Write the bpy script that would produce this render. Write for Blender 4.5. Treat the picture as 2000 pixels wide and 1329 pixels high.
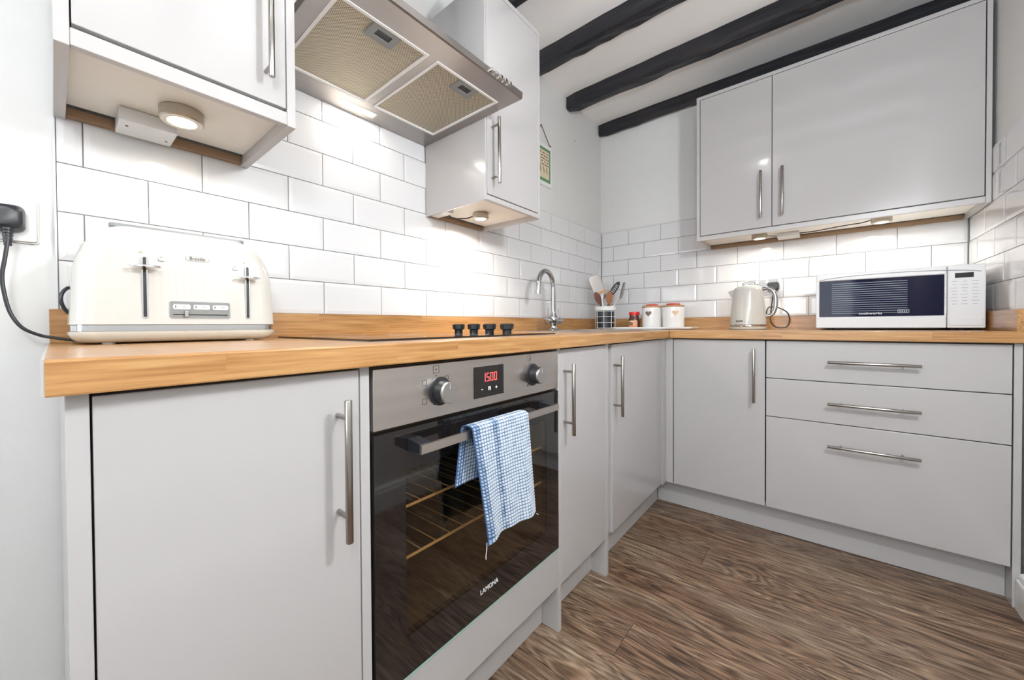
import bpy, bmesh, math, random
from mathutils import Vector, Matrix, Euler
random.seed(7)
PI = math.pi
for o in list(bpy.data.objects): bpy.data.objects.remove(o)
scene = bpy.context.scene
COL = scene.collection

# ------------------------------------------------------------------ camera
CAM = Vector((1.2324, 0.0083, 0.9408)); YAW, PITCH, ROLL, FPX = 0.7229, -0.0124, -0.0070, 745.0
cd = bpy.data.cameras.new('camera'); cam = bpy.data.objects.new('camera', cd); COL.objects.link(cam)
fw = Vector((-math.sin(YAW)*math.cos(PITCH), math.cos(YAW)*math.cos(PITCH), math.sin(PITCH)))
rt = Vector((math.cos(YAW), math.sin(YAW), 0)); up = rt.cross(fw)
r2 = rt*math.cos(ROLL) + up*math.sin(ROLL); u2 = up*math.cos(ROLL) - rt*math.sin(ROLL)
M = Matrix.Identity(4)
for i in range(3):
    M[i][0] = r2[i]; M[i][1] = u2[i]; M[i][2] = -fw[i]; M[i][3] = CAM[i]
cam.matrix_world = M
cd.sensor_fit = 'HORIZONTAL'; cd.sensor_width = 36.0; cd.lens = FPX/2000*36.0
cd.shift_x = 51.67/2000; cd.shift_y = -18.7/2000; cd.clip_start = 0.01
scene.camera = cam

# ------------------------------------------------------------------ world, exposure
w = bpy.data.worlds.new('world'); scene.world = w; w.use_nodes = True
bg = w.node_tree.nodes['Background']; bg.inputs[0].default_value = (0.86, 0.93, 1.0, 1); bg.inputs[1].default_value = 2.0
scene.view_settings.view_transform = 'Standard'; scene.view_settings.look = 'None'
scene.view_settings.exposure = 0.06; scene.view_settings.gamma = 1.0
scene.view_settings.use_curve_mapping = False
WINDOW_W, DOWN_W, ADDED_PENDANT_W, ADDED_WALL_W, PUCK_W, HOOD_W = 32.0, 7.0, 22.0, 37.0, 1.05, 0.6
COOL, NEUT, WARM = (0.84, 0.92, 1.0), (1.0, 0.97, 0.93), (1.0, 0.93, 0.83)

def lamp(kind, name, loc, power, col, size=0.05, rot=(0, 0, 0), parent=None, **kw):
    l = bpy.data.lights.new(name, kind); l.energy = power; l.color = col
    if kind == 'AREA':
        l.shape = kw.get('shape', 'DISK'); l.size = size
        if 'size_y' in kw: l.size_y = kw['size_y']
        if 'spread' in kw: l.spread = kw['spread']
    elif kind == 'SPOT':
        l.shadow_soft_size = size; l.spot_size = kw.get('angle', 2.4); l.spot_blend = kw.get('blend', .6)
    else: l.shadow_soft_size = size
    o = bpy.data.objects.new(name, l); o.location = loc; o.rotation_euler = rot; COL.objects.link(o)
    if parent: o.parent = parent; o.matrix_parent_inverse = parent.matrix_world.inverted()
    return o

# daylight through the rear window (sits in the window opening, facing into the room)
lamp('AREA', 'window_daylight', (0.95, -2.47, 1.45), WINDOW_W, COOL, 1.25, (PI/2, 0, 0), shape='RECTANGLE', size_y=1.15)

# ------------------------------------------------------------------ materials
MAT = {}
def new_mat(name):
    m = bpy.data.materials.new(name); m.use_nodes = True; nt = m.node_tree
    return m, nt, nt.nodes, nt.links, nt.nodes['Principled BSDF']
def mat(name, col, rough=0.4, metal=0.0, coat=0.0, spec=0.5, emit=None, es=0.0, noise=0.0, nscale=20, bump=0.0, bscale=200, stretch=None, trans=0.0):
    m, nt, N, L, P = new_mat(name)
    P.inputs['Base Color'].default_value = (*col, 1); P.inputs['Roughness'].default_value = rough
    P.inputs['Metallic'].default_value = metal; P.inputs['Coat Weight'].default_value = coat
    P.inputs['Specular IOR Level'].default_value = spec; P.inputs['Coat Roughness'].default_value = 0.05
    P.inputs['Transmission Weight'].default_value = trans
    if emit: P.inputs['Emission Color'].default_value = (*emit, 1); P.inputs['Emission Strength'].default_value = es
    tc = N.new('ShaderNodeTexCoord'); mp = N.new('ShaderNodeMapping'); L.new(tc.outputs['Object'], mp.inputs[0])
    if stretch: mp.inputs['Scale'].default_value = stretch
    n = N.new('ShaderNodeTexNoise'); n.inputs['Scale'].default_value = nscale; n.inputs['Detail'].default_value = 4; L.new(mp.outputs[0], n.inputs['Vector'])
    mix = N.new('ShaderNodeMix'); mix.data_type = 'RGBA'; mix.inputs[6].default_value = (*[c*(1-noise) for c in col], 1)
    mix.inputs[7].default_value = (*[min(1, c*(1+noise)) for c in col], 1); L.new(n.outputs[0], mix.inputs[0]); L.new(mix.outputs[2], P.inputs['Base Color'])
    if bump:
        b = N.new('ShaderNodeTexNoise'); b.inputs['Scale'].default_value = bscale; L.new(mp.outputs[0], b.inputs['Vector'])
        bu = N.new('ShaderNodeBump'); bu.inputs['Strength'].default_value = bump; bu.inputs['Distance'].default_value = 0.002
        L.new(b.outputs[0], bu.inputs['Height']); L.new(bu.outputs[0], P.inputs['Normal'])
    MAT[name] = m; return m
mat('wall_paint', (0.76, 0.76, 0.745), 0.6, noise=0.02, bump=0.15, bscale=300)
mat('ceiling_paint', (0.93, 0.92, 0.91), 0.7, noise=0.03, nscale=4, bump=0.2, bscale=60)
mat('tile_glaze', (0.75, 0.75, 0.76), 0.08, coat=0.3, noise=0.012, nscale=3)
mat('grout', (0.20, 0.195, 0.20), 0.9, noise=0.15, nscale=60)
mat('door_gloss', (0.485, 0.466, 0.460), 0.16, coat=0.35, noise=0.01, nscale=2)
mat('panel_satin', (0.495, 0.477, 0.470), 0.3, noise=0.01, nscale=2)
mat('carcass', (0.10, 0.095, 0.10), 0.6, noise=0.05)  # dark tone painted in, so the gaps round the doors read as shadow lines
mat('cabinet_white', (0.83, 0.80, 0.74), 0.45, noise=0.02)
mat('batten_wood', (0.30, 0.19, 0.11), 0.6, noise=0.2, nscale=12, stretch=(1, .1, 1))
mat('hood_steel', (0.36, 0.33, 0.31), 0.33, metal=1.0, noise=0.06, nscale=60, stretch=(1, .05, 1))
mat('brushed_steel', (0.66, 0.615, 0.58), 0.30, metal=1.0, noise=0.10, nscale=60, stretch=(1, .05, 1))
mat('chimney_steel', (0.75, 0.75, 0.75), 0.4, metal=1.0)
mat('dark_chrome', (0.45, 0.45, 0.46), 0.10, metal=1.0, noise=0.02)
mat('steel', (0.62, 0.61, 0.60), 0.24, metal=1.0, noise=0.05, nscale=40)
mat('handle_steel', (0.38, 0.355, 0.33), 0.25, metal=1.0, noise=0.05, nscale=60)
mat('chrome', (0.66, 0.66, 0.67), 0.06, metal=1.0, noise=0.02)
mat('black_plastic', (0.018, 0.019, 0.022), 0.35, noise=0.1)
mat('black_gloss', (0.010, 0.008, 0.008), 0.04, coat=0.6, noise=0.1)
mat('oven_dark', (0.075, 0.058, 0.038), 0.5, noise=0.3, nscale=6)
mat('rack_wire', (0.85, 0.62, 0.34), 0.35, metal=0.2)
mat('glass_edge', (0.30, 0.52, 0.44), 0.1, coat=0.5, noise=0.1)
mat('white_plastic', (0.74, 0.74, 0.745), 0.3, noise=0.01)
mat('end_strip', (0.46, 0.44, 0.42), 0.4, noise=0.03)
mat('grey_plastic', (0.24, 0.25, 0.245), 0.35, noise=0.03)
mat('cream_enamel', (0.62, 0.605, 0.56), 0.18, coat=0.4, noise=0.01)
mat('cream_base', (0.58, 0.54, 0.46), 0.25, coat=0.3, noise=0.01)
mat('ceramic', (0.86, 0.84, 0.82), 0.15, coat=0.3, noise=0.015)
mat('lid_wood', (0.50, 0.29, 0.13), 0.5, noise=0.2, nscale=30)
mat('red_paint', (0.62, 0.06, 0.05), 0.35, noise=0.1)
mat('lid_red', (0.70, 0.02, 0.02), 0.3, noise=0.05)
mat('coffee_glass', (0.09, 0.028, 0.012), 0.1, coat=0.6, noise=0.2)
mat('label_orange', (0.78, 0.36, 0.20), 0.4, noise=0.15, nscale=40)
mat('label_black', (0.02, 0.018, 0.016), 0.4, noise=0.1)
mat('label_cream', (0.80, 0.70, 0.52), 0.4, noise=0.1)
mat('heart_brown', (0.17, 0.13, 0.10), 0.5, noise=0.1)
mat('heart_tan', (0.70, 0.50, 0.33), 0.5, noise=0.1)
mat('spoon_wood', (0.30, 0.105, 0.028), 0.5, noise=0.2, nscale=30)
mat('copper_dark', (0.12, 0.055, 0.04), 0.25, metal=0.7, noise=0.1)
mat('wire_white', (0.80, 0.80, 0.78), 0.4, noise=0.02)
mat('holder_dark', (0.02, 0.022, 0.03), 0.25, coat=0.3, noise=0.1)
mat('green_mount', (0.13, 0.27, 0.14), 0.6, noise=0.15, nscale=40)
mat('print_paper', (0.74, 0.62, 0.44), 0.7, noise=0.08, nscale=30)
mat('print_ink', (0.06, 0.04, 0.03), 0.7, noise=0.1)
mat('cord_brown', (0.16, 0.06, 0.03), 0.7, noise=0.1)
mat('white_gloss_paint', (0.86, 0.86, 0.85), 0.3, noise=0.01)
mat('puck_metal', (0.50, 0.45, 0.38), 0.35, metal=0.8, noise=0.05)
mat('lamp_glow', (1, .95, .85), 0.5, emit=(1.0, 0.93, 0.80), es=9.0)
mat('hood_glow', (1, .93, .8), 0.5, emit=(1.0, 0.87, 0.68), es=6.0)
mat('down_glow', (1, 1, 1), 0.5, emit=(1.0, 0.96, 0.9), es=14.0)
mat('led_red', (1, .1, .1), 0.4, emit=(1.0, 0.12, 0.12), es=1.3)
mat('led_white', (.9, .9, .9), 0.4, emit=(0.9, 0.9, 0.9), es=0.8)
mat('marking_black', (0.03, 0.03, 0.03), 0.5, noise=0.1)
mat('marking_grey', (0.38, 0.40, 0.42), 0.5, noise=0.1)
mat('marking_white', (0.85, 0.85, 0.85), 0.4, noise=0.02)
mat('marking_red', (0.5, 0.03, 0.02), 0.4, noise=0.1)
mat('towel_thread', (0.75, 0.76, 0.78), 0.9, noise=0.05)
mat('mw_glass', (0.008, 0.008, 0.030), 0.05, spec=0.16, noise=0.1)
mat('mw_reflection', (0.13, 0.15, 0.19), 0.25, noise=0.2, nscale=8)  # pale tone of the blind's reflection in the microwave glass
mat('added_pendant_glow', (0.9, 0.9, 0.9), 0.5, emit=(0.93, 0.97, 1.0), es=ADDED_PENDANT_W/(PI*4*PI*.076**2))  # glow of the added globe that stands in for a flash
mat('added_wall_glow', (0.9, 0.9, 0.9), 0.5, emit=(0.92, 0.96, 1.0), es=ADDED_WALL_W/(PI*4*PI*.060**2))  # glow of the added wall globe that lifts the ceiling
mat('blind_slat', (0.85, 0.86, 0.88), 0.5, noise=0.01)
mat('brass_hook', (0.25, 0.16, 0.09), 0.4, metal=0.6, noise=0.1)

def wood_mat(name, dark, mid, light, axis, rough=0.35, scale=1.0, fine=1.0, coat=0.1, staves=None, rand=True, amp=0.14, along=1.0, tone=0.0, detail=5):
    m, nt, N, L, P = new_mat(name)
    tc = N.new('ShaderNodeTexCoord'); oi = N.new('ShaderNodeObjectInfo')
    off = N.new('ShaderNodeVectorMath'); off.operation = 'SCALE'; off.inputs[0].default_value = (17.3, 9.1, 5.7) if rand else (0, 0, 0); L.new(oi.outputs['Random'], off.inputs['Scale'])
    add = N.new('ShaderNodeVectorMath'); L.new(tc.outputs['Object'], add.inputs[0]); L.new(off.outputs[0], add.inputs[1])
    vec = add.outputs[0]; rnd = None
    if staves:   # finger-jointed staves: a random tone and a shifted grain for each
        mp0 = N.new('ShaderNodeMapping'); mp0.inputs['Rotation'].default_value = (0, 0, PI/2 if axis == 'y' else 0); L.new(tc.outputs['Object'], mp0.inputs[0])
        comb = N.new('ShaderNodeSeparateXYZ'); L.new(mp0.outputs[0], comb.inputs[0])
        sm = N.new('ShaderNodeMath'); L.new(comb.outputs[1], sm.inputs[0]); L.new(comb.outputs[2], sm.inputs[1])
        cb = N.new('ShaderNodeCombineXYZ'); L.new(comb.outputs[0], cb.inputs[0]); L.new(sm.outputs[0], cb.inputs[1])
        br = N.new('ShaderNodeTexBrick'); br.inputs['Scale'].default_value = 1.0; br.inputs['Brick Width'].default_value = staves[0]; br.inputs['Row Height'].default_value = staves[1]
        br.inputs['Mortar Size'].default_value = 0.0; br.offset = 0.37; br.inputs['Color1'].default_value = (0, 0, 0, 1); br.inputs['Color2'].default_value = (1, 1, 1, 1)
        L.new(cb.outputs[0], br.inputs['Vector']); rnd = br.outputs[0]
        sh = N.new('ShaderNodeVectorMath'); sh.operation = 'SCALE'; sh.inputs['Scale'].default_value = 3.0; L.new(br.outputs[0], sh.inputs[0])
        a2 = N.new('ShaderNodeVectorMath'); L.new(vec, a2.inputs[0]); L.new(sh.outputs[0], a2.inputs[1]); vec = a2.outputs[0]
    s1 = {'x': (1.3, 14, 14), 'y': (14, 1.3, 14)}[axis]; s2 = {'x': (5*along, 130, 130), 'y': (130, 5*along, 130)}[axis]
    def noise(sc, mul, detail, dist):
        mp = N.new('ShaderNodeMapping'); mp.inputs['Scale'].default_value = tuple(c*mul for c in sc); L.new(vec, mp.inputs[0])
        n = N.new('ShaderNodeTexNoise'); n.inputs['Scale'].default_value = 1; n.inputs['Detail'].default_value = detail; n.inputs['Distortion'].default_value = dist
        L.new(mp.outputs[0], n.inputs['Vector']); return n.outputs[0]
    n1 = noise(s1, scale, 3, 1.2); n2 = noise(s2, fine, detail, 0.3)
    wv = N.new('ShaderNodeMath'); wv.operation = 'MULTIPLY'; wv.inputs[1].default_value = 34; L.new(n1, wv.inputs[0])
    sn = N.new('ShaderNodeMath'); sn.operation = 'SINE'; L.new(wv.outputs[0], sn.inputs[0])
    sc = N.new('ShaderNodeMath'); sc.operation = 'MULTIPLY'; sc.inputs[1].default_value = amp; L.new(sn.outputs[0], sc.inputs[0])
    s = N.new('ShaderNodeMath'); L.new(n2, s.inputs[0]); L.new(sc.outputs[0], s.inputs[1])
    if tone:     # slow tonal drift along each board, and a tone of its own for each board
        nl = noise({'x': (1.6, 9, 9), 'y': (9, 1.6, 9)}[axis], 1.0, 2, 0.6)
        t1 = N.new('ShaderNodeMath'); t1.operation = 'MULTIPLY_ADD'; t1.inputs[1].default_value = tone*2; t1.inputs[2].default_value = -tone; L.new(nl, t1.inputs[0])
        t2 = N.new('ShaderNodeMath'); t2.operation = 'MULTIPLY_ADD'; t2.inputs[1].default_value = tone*.4; L.new(oi.outputs['Random'], t2.inputs[0]); L.new(t1.outputs[0], t2.inputs[2])
        t3 = N.new('ShaderNodeMath'); L.new(s.outputs[0], t3.inputs[0]); L.new(t2.outputs[0], t3.inputs[1]); s = t3
    if rnd:
        rm = N.new('ShaderNodeMath'); rm.operation = 'MULTIPLY_ADD'; rm.inputs[1].default_value = 0.16; rm.inputs[2].default_value = -0.08; L.new(rnd, rm.inputs[0])
        s3 = N.new('ShaderNodeMath'); L.new(s.outputs[0], s3.inputs[0]); L.new(rm.outputs[0], s3.inputs[1]); s = s3
    rp = N.new('ShaderNodeValToRGB'); e = rp.color_ramp.elements; e[0].position = 0.28; e[0].color = (*dark, 1); e[1].position = 0.72; e[1].color = (*light, 1)
    k = e.new(0.5); k.color = (*mid, 1); L.new(s.outputs[0], rp.inputs[0]); L.new(rp.outputs[0], P.inputs['Base Color'])
    P.inputs['Roughness'].default_value = rough; P.inputs['Coat Weight'].default_value = coat; P.inputs['Coat Roughness'].default_value = 0.15
    bu = N.new('ShaderNodeBump'); bu.inputs['Strength'].default_value = 0.25; bu.inputs['Distance'].default_value = 0.001; L.new(s.outputs[0], bu.inputs['Height']); L.new(bu.outputs[0], P.inputs['Normal'])
    MAT[name] = m
def floor_mat():
    m, nt, N, L, P = new_mat('floor_wood')
    tc = N.new('ShaderNodeTexCoord'); oi = N.new('ShaderNodeObjectInfo')
    off = N.new('ShaderNodeVectorMath'); off.operation = 'SCALE'; off.inputs[0].default_value = (17.3, 9.1, 5.7); L.new(oi.outputs['Random'], off.inputs['Scale'])
    add = N.new('ShaderNodeVectorMath'); L.new(tc.outputs['Object'], add.inputs[0]); L.new(off.outputs[0], add.inputs[1])
    def noise(sc, detail, dist, rough=.6):
        mp = N.new('ShaderNodeMapping'); mp.inputs['Scale'].default_value = sc; L.new(add.outputs[0], mp.inputs[0])
        n = N.new('ShaderNodeTexNoise'); n.inputs['Scale'].default_value = 1; n.inputs['Detail'].default_value = detail; n.inputs['Distortion'].default_value = dist; n.inputs['Roughness'].default_value = rough
        L.new(mp.outputs[0], n.inputs['Vector']); return n.outputs[0]
    def math(op, a, b=None, c=None):
        n = N.new('ShaderNodeMath'); n.operation = op
        for i, v in enumerate((a, b, c)):
            if v is None: continue
            if isinstance(v, (int, float)): n.inputs[i].default_value = v
            else: L.new(v, n.inputs[i])
        return n.outputs[0]
    A = noise((7, 95, 10), 9, .8, .72); B = noise((16, 300, 10), 5, .3); C = noise((1.5, 8, 3), 2, .8); D = noise((2.2, 5, 3), 2, .4); F = noise((7, 130, 10), 3, .6)
    ring = math('MULTIPLY_ADD', math('SINE', math('MULTIPLY', C, 95.0)), .5, .5)
    v = math('MULTIPLY_ADD', A, .62, math('MULTIPLY_ADD', B, .26, math('MULTIPLY', ring, .10)))
    v = math('ADD', v, math('MULTIPLY_ADD', D, .22, -.10)); v = math('ADD', v, math('MULTIPLY_ADD', oi.outputs['Random'], .05, -.03))
    rp = N.new('ShaderNodeValToRGB'); e = rp.color_ramp.elements; e[0].position = .38; e[0].color = (.050, .028, .017, 1); e[1].position = .66; e[1].color = (.52, .38, .26, 1)
    for p, c in ((.455, (.140, .084, .052)), (.53, (.240, .156, .102)), (.60, (.35, .24, .16))): k = e.new(p); k.color = (*c, 1)
    L.new(v, rp.inputs[0])
    cr = N.new('ShaderNodeValToRGB'); e = cr.color_ramp.elements; e[0].position = .30; e[0].color = (.30, .27, .25, 1); e[1].position = .37; e[1].color = (1, 1, 1, 1); L.new(F, cr.inputs[0])
    mx = N.new('ShaderNodeMix'); mx.data_type = 'RGBA'; mx.blend_type = 'MULTIPLY'; mx.inputs[0].default_value = 1; L.new(rp.outputs[0], mx.inputs[6]); L.new(cr.outputs[0], mx.inputs[7])
    hr = N.new('ShaderNodeValToRGB'); e = hr.color_ramp.elements; e[0].position = .35; e[0].color = (1.0, .90, .82, 1); e[1].position = .65; e[1].color = (.92, .97, .98, 1); L.new(D, hr.inputs[0])
    m2 = N.new('ShaderNodeMix'); m2.data_type = 'RGBA'; m2.blend_type = 'MULTIPLY'; m2.inputs[0].default_value = 1; L.new(mx.outputs[2], m2.inputs[6]); L.new(hr.outputs[0], m2.inputs[7])
    L.new(m2.outputs[2], P.inputs['Base Color']); P.inputs['Roughness'].default_value = .42
    bu = N.new('ShaderNodeBump'); bu.inputs['Strength'].default_value = .3; bu.inputs['Distance'].default_value = .001; L.new(v, bu.inputs['Height']); L.new(bu.outputs[0], P.inputs['Normal'])
    MAT['floor_wood'] = m
wood_mat('oak_y', (0.34, 0.158, 0.048), (0.46, 0.238, 0.084), (0.555, 0.318, 0.130), 'y', 0.30, scale=0.5, fine=1.3, amp=0.07, staves=(0.42, 0.07), coat=0.25, rand=False)
wood_mat('oak_x', (0.34, 0.158, 0.048), (0.46, 0.238, 0.084), (0.555, 0.318, 0.130), 'x', 0.30, scale=0.5, fine=1.3, amp=0.07, staves=(0.42, 0.07), coat=0.25, rand=False)
floor_mat()
wood_mat('beam_wood', (0.003, 0.003, 0.006), (0.007, 0.008, 0.014), (0.022, 0.020, 0.022), 'x', 0.4, scale=0.7, fine=0.3)

def filter_mat():
    m, nt, N, L, P = new_mat('filter_mesh')
    tc = N.new('ShaderNodeTexCoord'); vs = []
    for rot in (PI/4, -PI/4):
        mp = N.new('ShaderNodeMapping'); mp.inputs['Rotation'].default_value = (0, 0, rot); L.new(tc.outputs['Object'], mp.inputs[0])
        wv = N.new('ShaderNodeTexWave'); wv.inputs['Scale'].default_value = 70; L.new(mp.outputs[0], wv.inputs['Vector']); vs.append(wv.outputs[1])
    mx = N.new('ShaderNodeMath'); mx.operation = 'MAXIMUM'; L.new(vs[0], mx.inputs[0]); L.new(vs[1], mx.inputs[1])
    rp = N.new('ShaderNodeValToRGB'); e = rp.color_ramp.elements; e[0].position = .45; e[0].color = (.10, .08, .05, 1); e[1].position = .95; e[1].color = (.66, .59, .46, 1)
    L.new(mx.outputs[0], rp.inputs[0]); L.new(rp.outputs[0], P.inputs['Base Color']); P.inputs['Metallic'].default_value = .5; P.inputs['Roughness'].default_value = .45
    bu = N.new('ShaderNodeBump'); bu.inputs['Strength'].default_value = .5; bu.inputs['Distance'].default_value = .002; L.new(mx.outputs[0], bu.inputs['Height']); L.new(bu.outputs[0], P.inputs['Normal'])
    MAT['filter_mesh'] = m
filter_mat()

def oven_glass_mat():
    m = bpy.data.materials.new('oven_glass'); m.use_nodes = True; nt = m.node_tree; N = nt.nodes; L = nt.links; N.clear()
    out = N.new('ShaderNodeOutputMaterial'); tr = N.new('ShaderNodeBsdfTransparent'); tr.inputs[0].default_value = (.80, .74, .64, 1)
    gl = N.new('ShaderNodeBsdfGlossy'); gl.inputs['Roughness'].default_value = .03; gl.inputs[0].default_value = (.9, .9, .9, 1)
    lw = N.new('ShaderNodeLayerWeight'); lw.inputs[0].default_value = .5
    pw = N.new('ShaderNodeMath'); pw.operation = 'POWER'; pw.inputs[1].default_value = 3.0; L.new(lw.outputs['Facing'], pw.inputs[0])
    fr = N.new('ShaderNodeMath'); fr.operation = 'MULTIPLY_ADD'; fr.inputs[1].default_value = .7; fr.inputs[2].default_value = .045; L.new(pw.outputs[0], fr.inputs[0])
    mx = N.new('ShaderNodeMixShader'); L.new(fr.outputs[0], mx.inputs[0]); L.new(tr.outputs[0], mx.inputs[1]); L.new(gl.outputs[0], mx.inputs[2]); L.new(mx.outputs[0], out.inputs[0])
    MAT['oven_glass'] = m
oven_glass_mat()
def towel_mat():
    m, nt, N, L, P = new_mat('towel')
    tc = N.new('ShaderNodeTexCoord'); sp = N.new('ShaderNodeSeparateXYZ'); L.new(tc.outputs['UV'], sp.inputs[0])
    def lines(o, freq, width):
        a = N.new('ShaderNodeMath'); a.operation = 'MULTIPLY'; a.inputs[1].default_value = freq; L.new(o, a.inputs[0])
        f = N.new('ShaderNodeMath'); f.operation = 'FRACT'; L.new(a.outputs[0], f.inputs[0])
        g = N.new('ShaderNodeMath'); g.operation = 'LESS_THAN'; g.inputs[1].default_value = width; L.new(f.outputs[0], g.inputs[0]); return g.outputs[0]
    a = lines(sp.outputs[0], 22, .38); b = lines(sp.outputs[1], 52, .40)
    mx = N.new('ShaderNodeMath'); mx.operation = 'ADD'; L.new(a, mx.inputs[0]); L.new(b, mx.inputs[1])
    nz = N.new('ShaderNodeTexNoise'); nz.inputs['Scale'].default_value = 14; nz.inputs['Detail'].default_value = 5; L.new(tc.outputs['UV'], nz.inputs['Vector'])
    nm = N.new('ShaderNodeMath'); nm.operation = 'MULTIPLY_ADD'; nm.inputs[1].default_value = 2.0; nm.inputs[2].default_value = -.82; L.new(nz.outputs[0], nm.inputs[0])
    sb = N.new('ShaderNodeMath'); L.new(mx.outputs[0], sb.inputs[0]); L.new(nm.outputs[0], sb.inputs[1])
    # darker woven stripes near the hems
    st = N.new('ShaderNodeValToRGB'); e = st.color_ramp.elements; e[0].position = 0; e[0].color = (.75, .75, .75, 1); e[1].position = 1; e[1].color = (0, 0, 0, 1)
    for p, v in ((.10, .75), (.13, 0), (.30, 0), (.33, .6), (.39, .6), (.42, 0)): k = e.new(p); k.color = (v, v, v, 1)
    L.new(sp.outputs[0], st.inputs[0])
    s2 = N.new('ShaderNodeMath'); L.new(sb.outputs[0], s2.inputs[0]); L.new(st.outputs[0], s2.inputs[1])
    rp = N.new('ShaderNodeValToRGB'); e = rp.color_ramp.elements; e[0].position = .25; e[0].color = (.63, .68, .73, 1); e[1].position = 1.0; e[1].color = (.045, .10, .21, 1)
    k = e.new(.6); k.color = (.27, .37, .50, 1)
    dv = N.new('ShaderNodeMath'); dv.operation = 'MULTIPLY'; dv.inputs[1].default_value = .55; L.new(s2.outputs[0], dv.inputs[0])
    L.new(dv.outputs[0], rp.inputs[0]); L.new(rp.outputs[0], P.inputs['Base Color']); P.inputs['Roughness'].default_value = .95
    MAT['towel'] = m
towel_mat()

# ------------------------------------------------------------------ mesh helpers
class MB:
    def __init__(s): s.v = []; s.f = []; s.sm = []; s.uv = None
    def add(s, vs, fs, smooth=False):
        b = len(s.v); s.v += [tuple(p) for p in vs]; s.f += [tuple(b+i for i in f) for f in fs]; s.sm += [smooth]*len(fs); return s
    def box(s, x0, x1, y0, y1, z0, z1):
        return s.add([(x0,y0,z0),(x1,y0,z0),(x1,y1,z0),(x0,y1,z0),(x0,y0,z1),(x1,y0,z1),(x1,y1,z1),(x0,y1,z1)],
                     [(0,3,2,1),(4,5,6,7),(0,1,5,4),(1,2,6,5),(2,3,7,6),(3,0,4,7)])
    def bbox(s, x0, x1, y0, y1, z0, z1, b=0.0015):   # box with bevelled edges
        bm = bmesh.new(); bmesh.ops.create_cube(bm, size=1)
        for v in bm.verts: v.co = Vector(((x0+x1)/2+v.co.x*(x1-x0), (y0+y1)/2+v.co.y*(y1-y0), (z0+z1)/2+v.co.z*(z1-z0)))
        bmesh.ops.bevel(bm, geom=list(bm.edges), offset=b, segments=2, affect='EDGES', profile=.5)
        bm.verts.index_update(); s.add([v.co.copy() for v in bm.verts], [[v.index for v in f.verts] for f in bm.faces]); bm.free(); return s
    def prism(s, pts, axis, a0, a1):   # pts: 2D outline in the other two axes, in xyz order
        n = len(pts)
        def mk(p, a): return {'x': (a, p[0], p[1]), 'y': (p[0], a, p[1]), 'z': (p[0], p[1], a)}[axis]
        s.add([mk(p, a0) for p in pts] + [mk(p, a1) for p in pts], [tuple(range(n))[::-1], tuple(range(n, 2*n))] + [(i, (i+1) % n, n+(i+1) % n, n+i) for i in range(n)]); return s
    def tube(s, path, r, n=10, caps=True, closed=False):
        P = [Vector(p) for p in path]; m = len(P); rs = r if isinstance(r, (list, tuple)) else [r]*m; rings = []
        ref = None
        for i in range(m):
            if closed: t = (P[(i+1) % m]-P[i-1]).normalized()
            else: t = (P[min(i+1, m-1)]-P[max(i-1, 0)]).normalized()
            if ref is None: ref = Vector((0, 0, 1)) if abs(t.z) < .9 else Vector((1, 0, 0))
            a = (ref - t*ref.dot(t)).normalized(); ref = a; b = t.cross(a)
            rings.append([P[i]+(a*math.cos(2*PI*k/n)+b*math.sin(2*PI*k/n))*rs[i] for k in range(n)])
        vs = [p for rg in rings for p in rg]; fs = []
        for i in range(m if closed else m-1):
            j = (i+1) % m
            for k in range(n): fs.append((i*n+k, i*n+(k+1) % n, j*n+(k+1) % n, j*n+k))
        s.add(vs, fs, True)
        if caps and not closed: s.add(rings[0], [tuple(range(n))[::-1]]); s.add(rings[-1], [tuple(range(n))])
        return s
    def cyl(s, p0, p1, r, n=20, r1=None): return s.tube([p0, p1], [r, r if r1 is None else r1], n)
    def lathe(s, prof, c, n=28, axis='z', smooth=True):   # prof: (radius, height) pairs
        vs = []; m = len(prof)
        for (r, h) in prof:
            for k in range(n):
                a = 2*PI*k/n; q = (r*math.cos(a), r*math.sin(a))
                vs.append({'z': (c[0]+q[0], c[1]+q[1], c[2]+h), 'x': (c[0]+h, c[1]+q[0], c[2]+q[1]), 'y': (c[0]+q[1], c[1]+h, c[2]+q[0])}[axis])
        fs = [(i*n+k, i*n+(k+1) % n, (i+1)*n+(k+1) % n, (i+1)*n+k) for i in range(m-1) for k in range(n)]
        s.add(vs, fs, smooth)
        if prof[0][0] > 1e-6: s.add(vs[:n], [tuple(range(n))[::-1]])
        if prof[-1][0] > 1e-6: s.add(vs[-n:], [tuple(range(n))])
        return s
    def loft(s, rings, cap0=True, cap1=True, smooth=True):
        n = len(rings[0]); vs = [p for r in rings for p in r]
        fs = [(i*n+k, i*n+(k+1) % n, (i+1)*n+(k+1) % n, (i+1)*n+k) for i in range(len(rings)-1) for k in range(n)]
        s.add(vs, fs, smooth)
        if cap0: s.add(rings[0], [tuple(range(n))[::-1]])
        if cap1: s.add(rings[-1], [tuple(range(n))])
        return s
    def mesh(s, name):
        me = bpy.data.meshes.new(name); me.from_pydata(s.v, [], s.f); me.validate(); me.update()
        bm = bmesh.new(); bm.from_mesh(me); bmesh.ops.remove_doubles(bm, verts=bm.verts, dist=1e-6); bmesh.ops.recalc_face_normals(bm, faces=bm.faces); bm.to_mesh(me); bm.free()
        if any(s.sm):
            me.shade_smooth()
            bm = bmesh.new(); bm.from_mesh(me)
            for e in bm.edges:
                if len(e.link_faces) == 2 and e.calc_face_angle(0) > 0.6: e.smooth = False
            bm.to_mesh(me); bm.free()
        return me
    def build(s, name, m, parent=None): return obj(name, s.mesh(name), m, parent)
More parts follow.
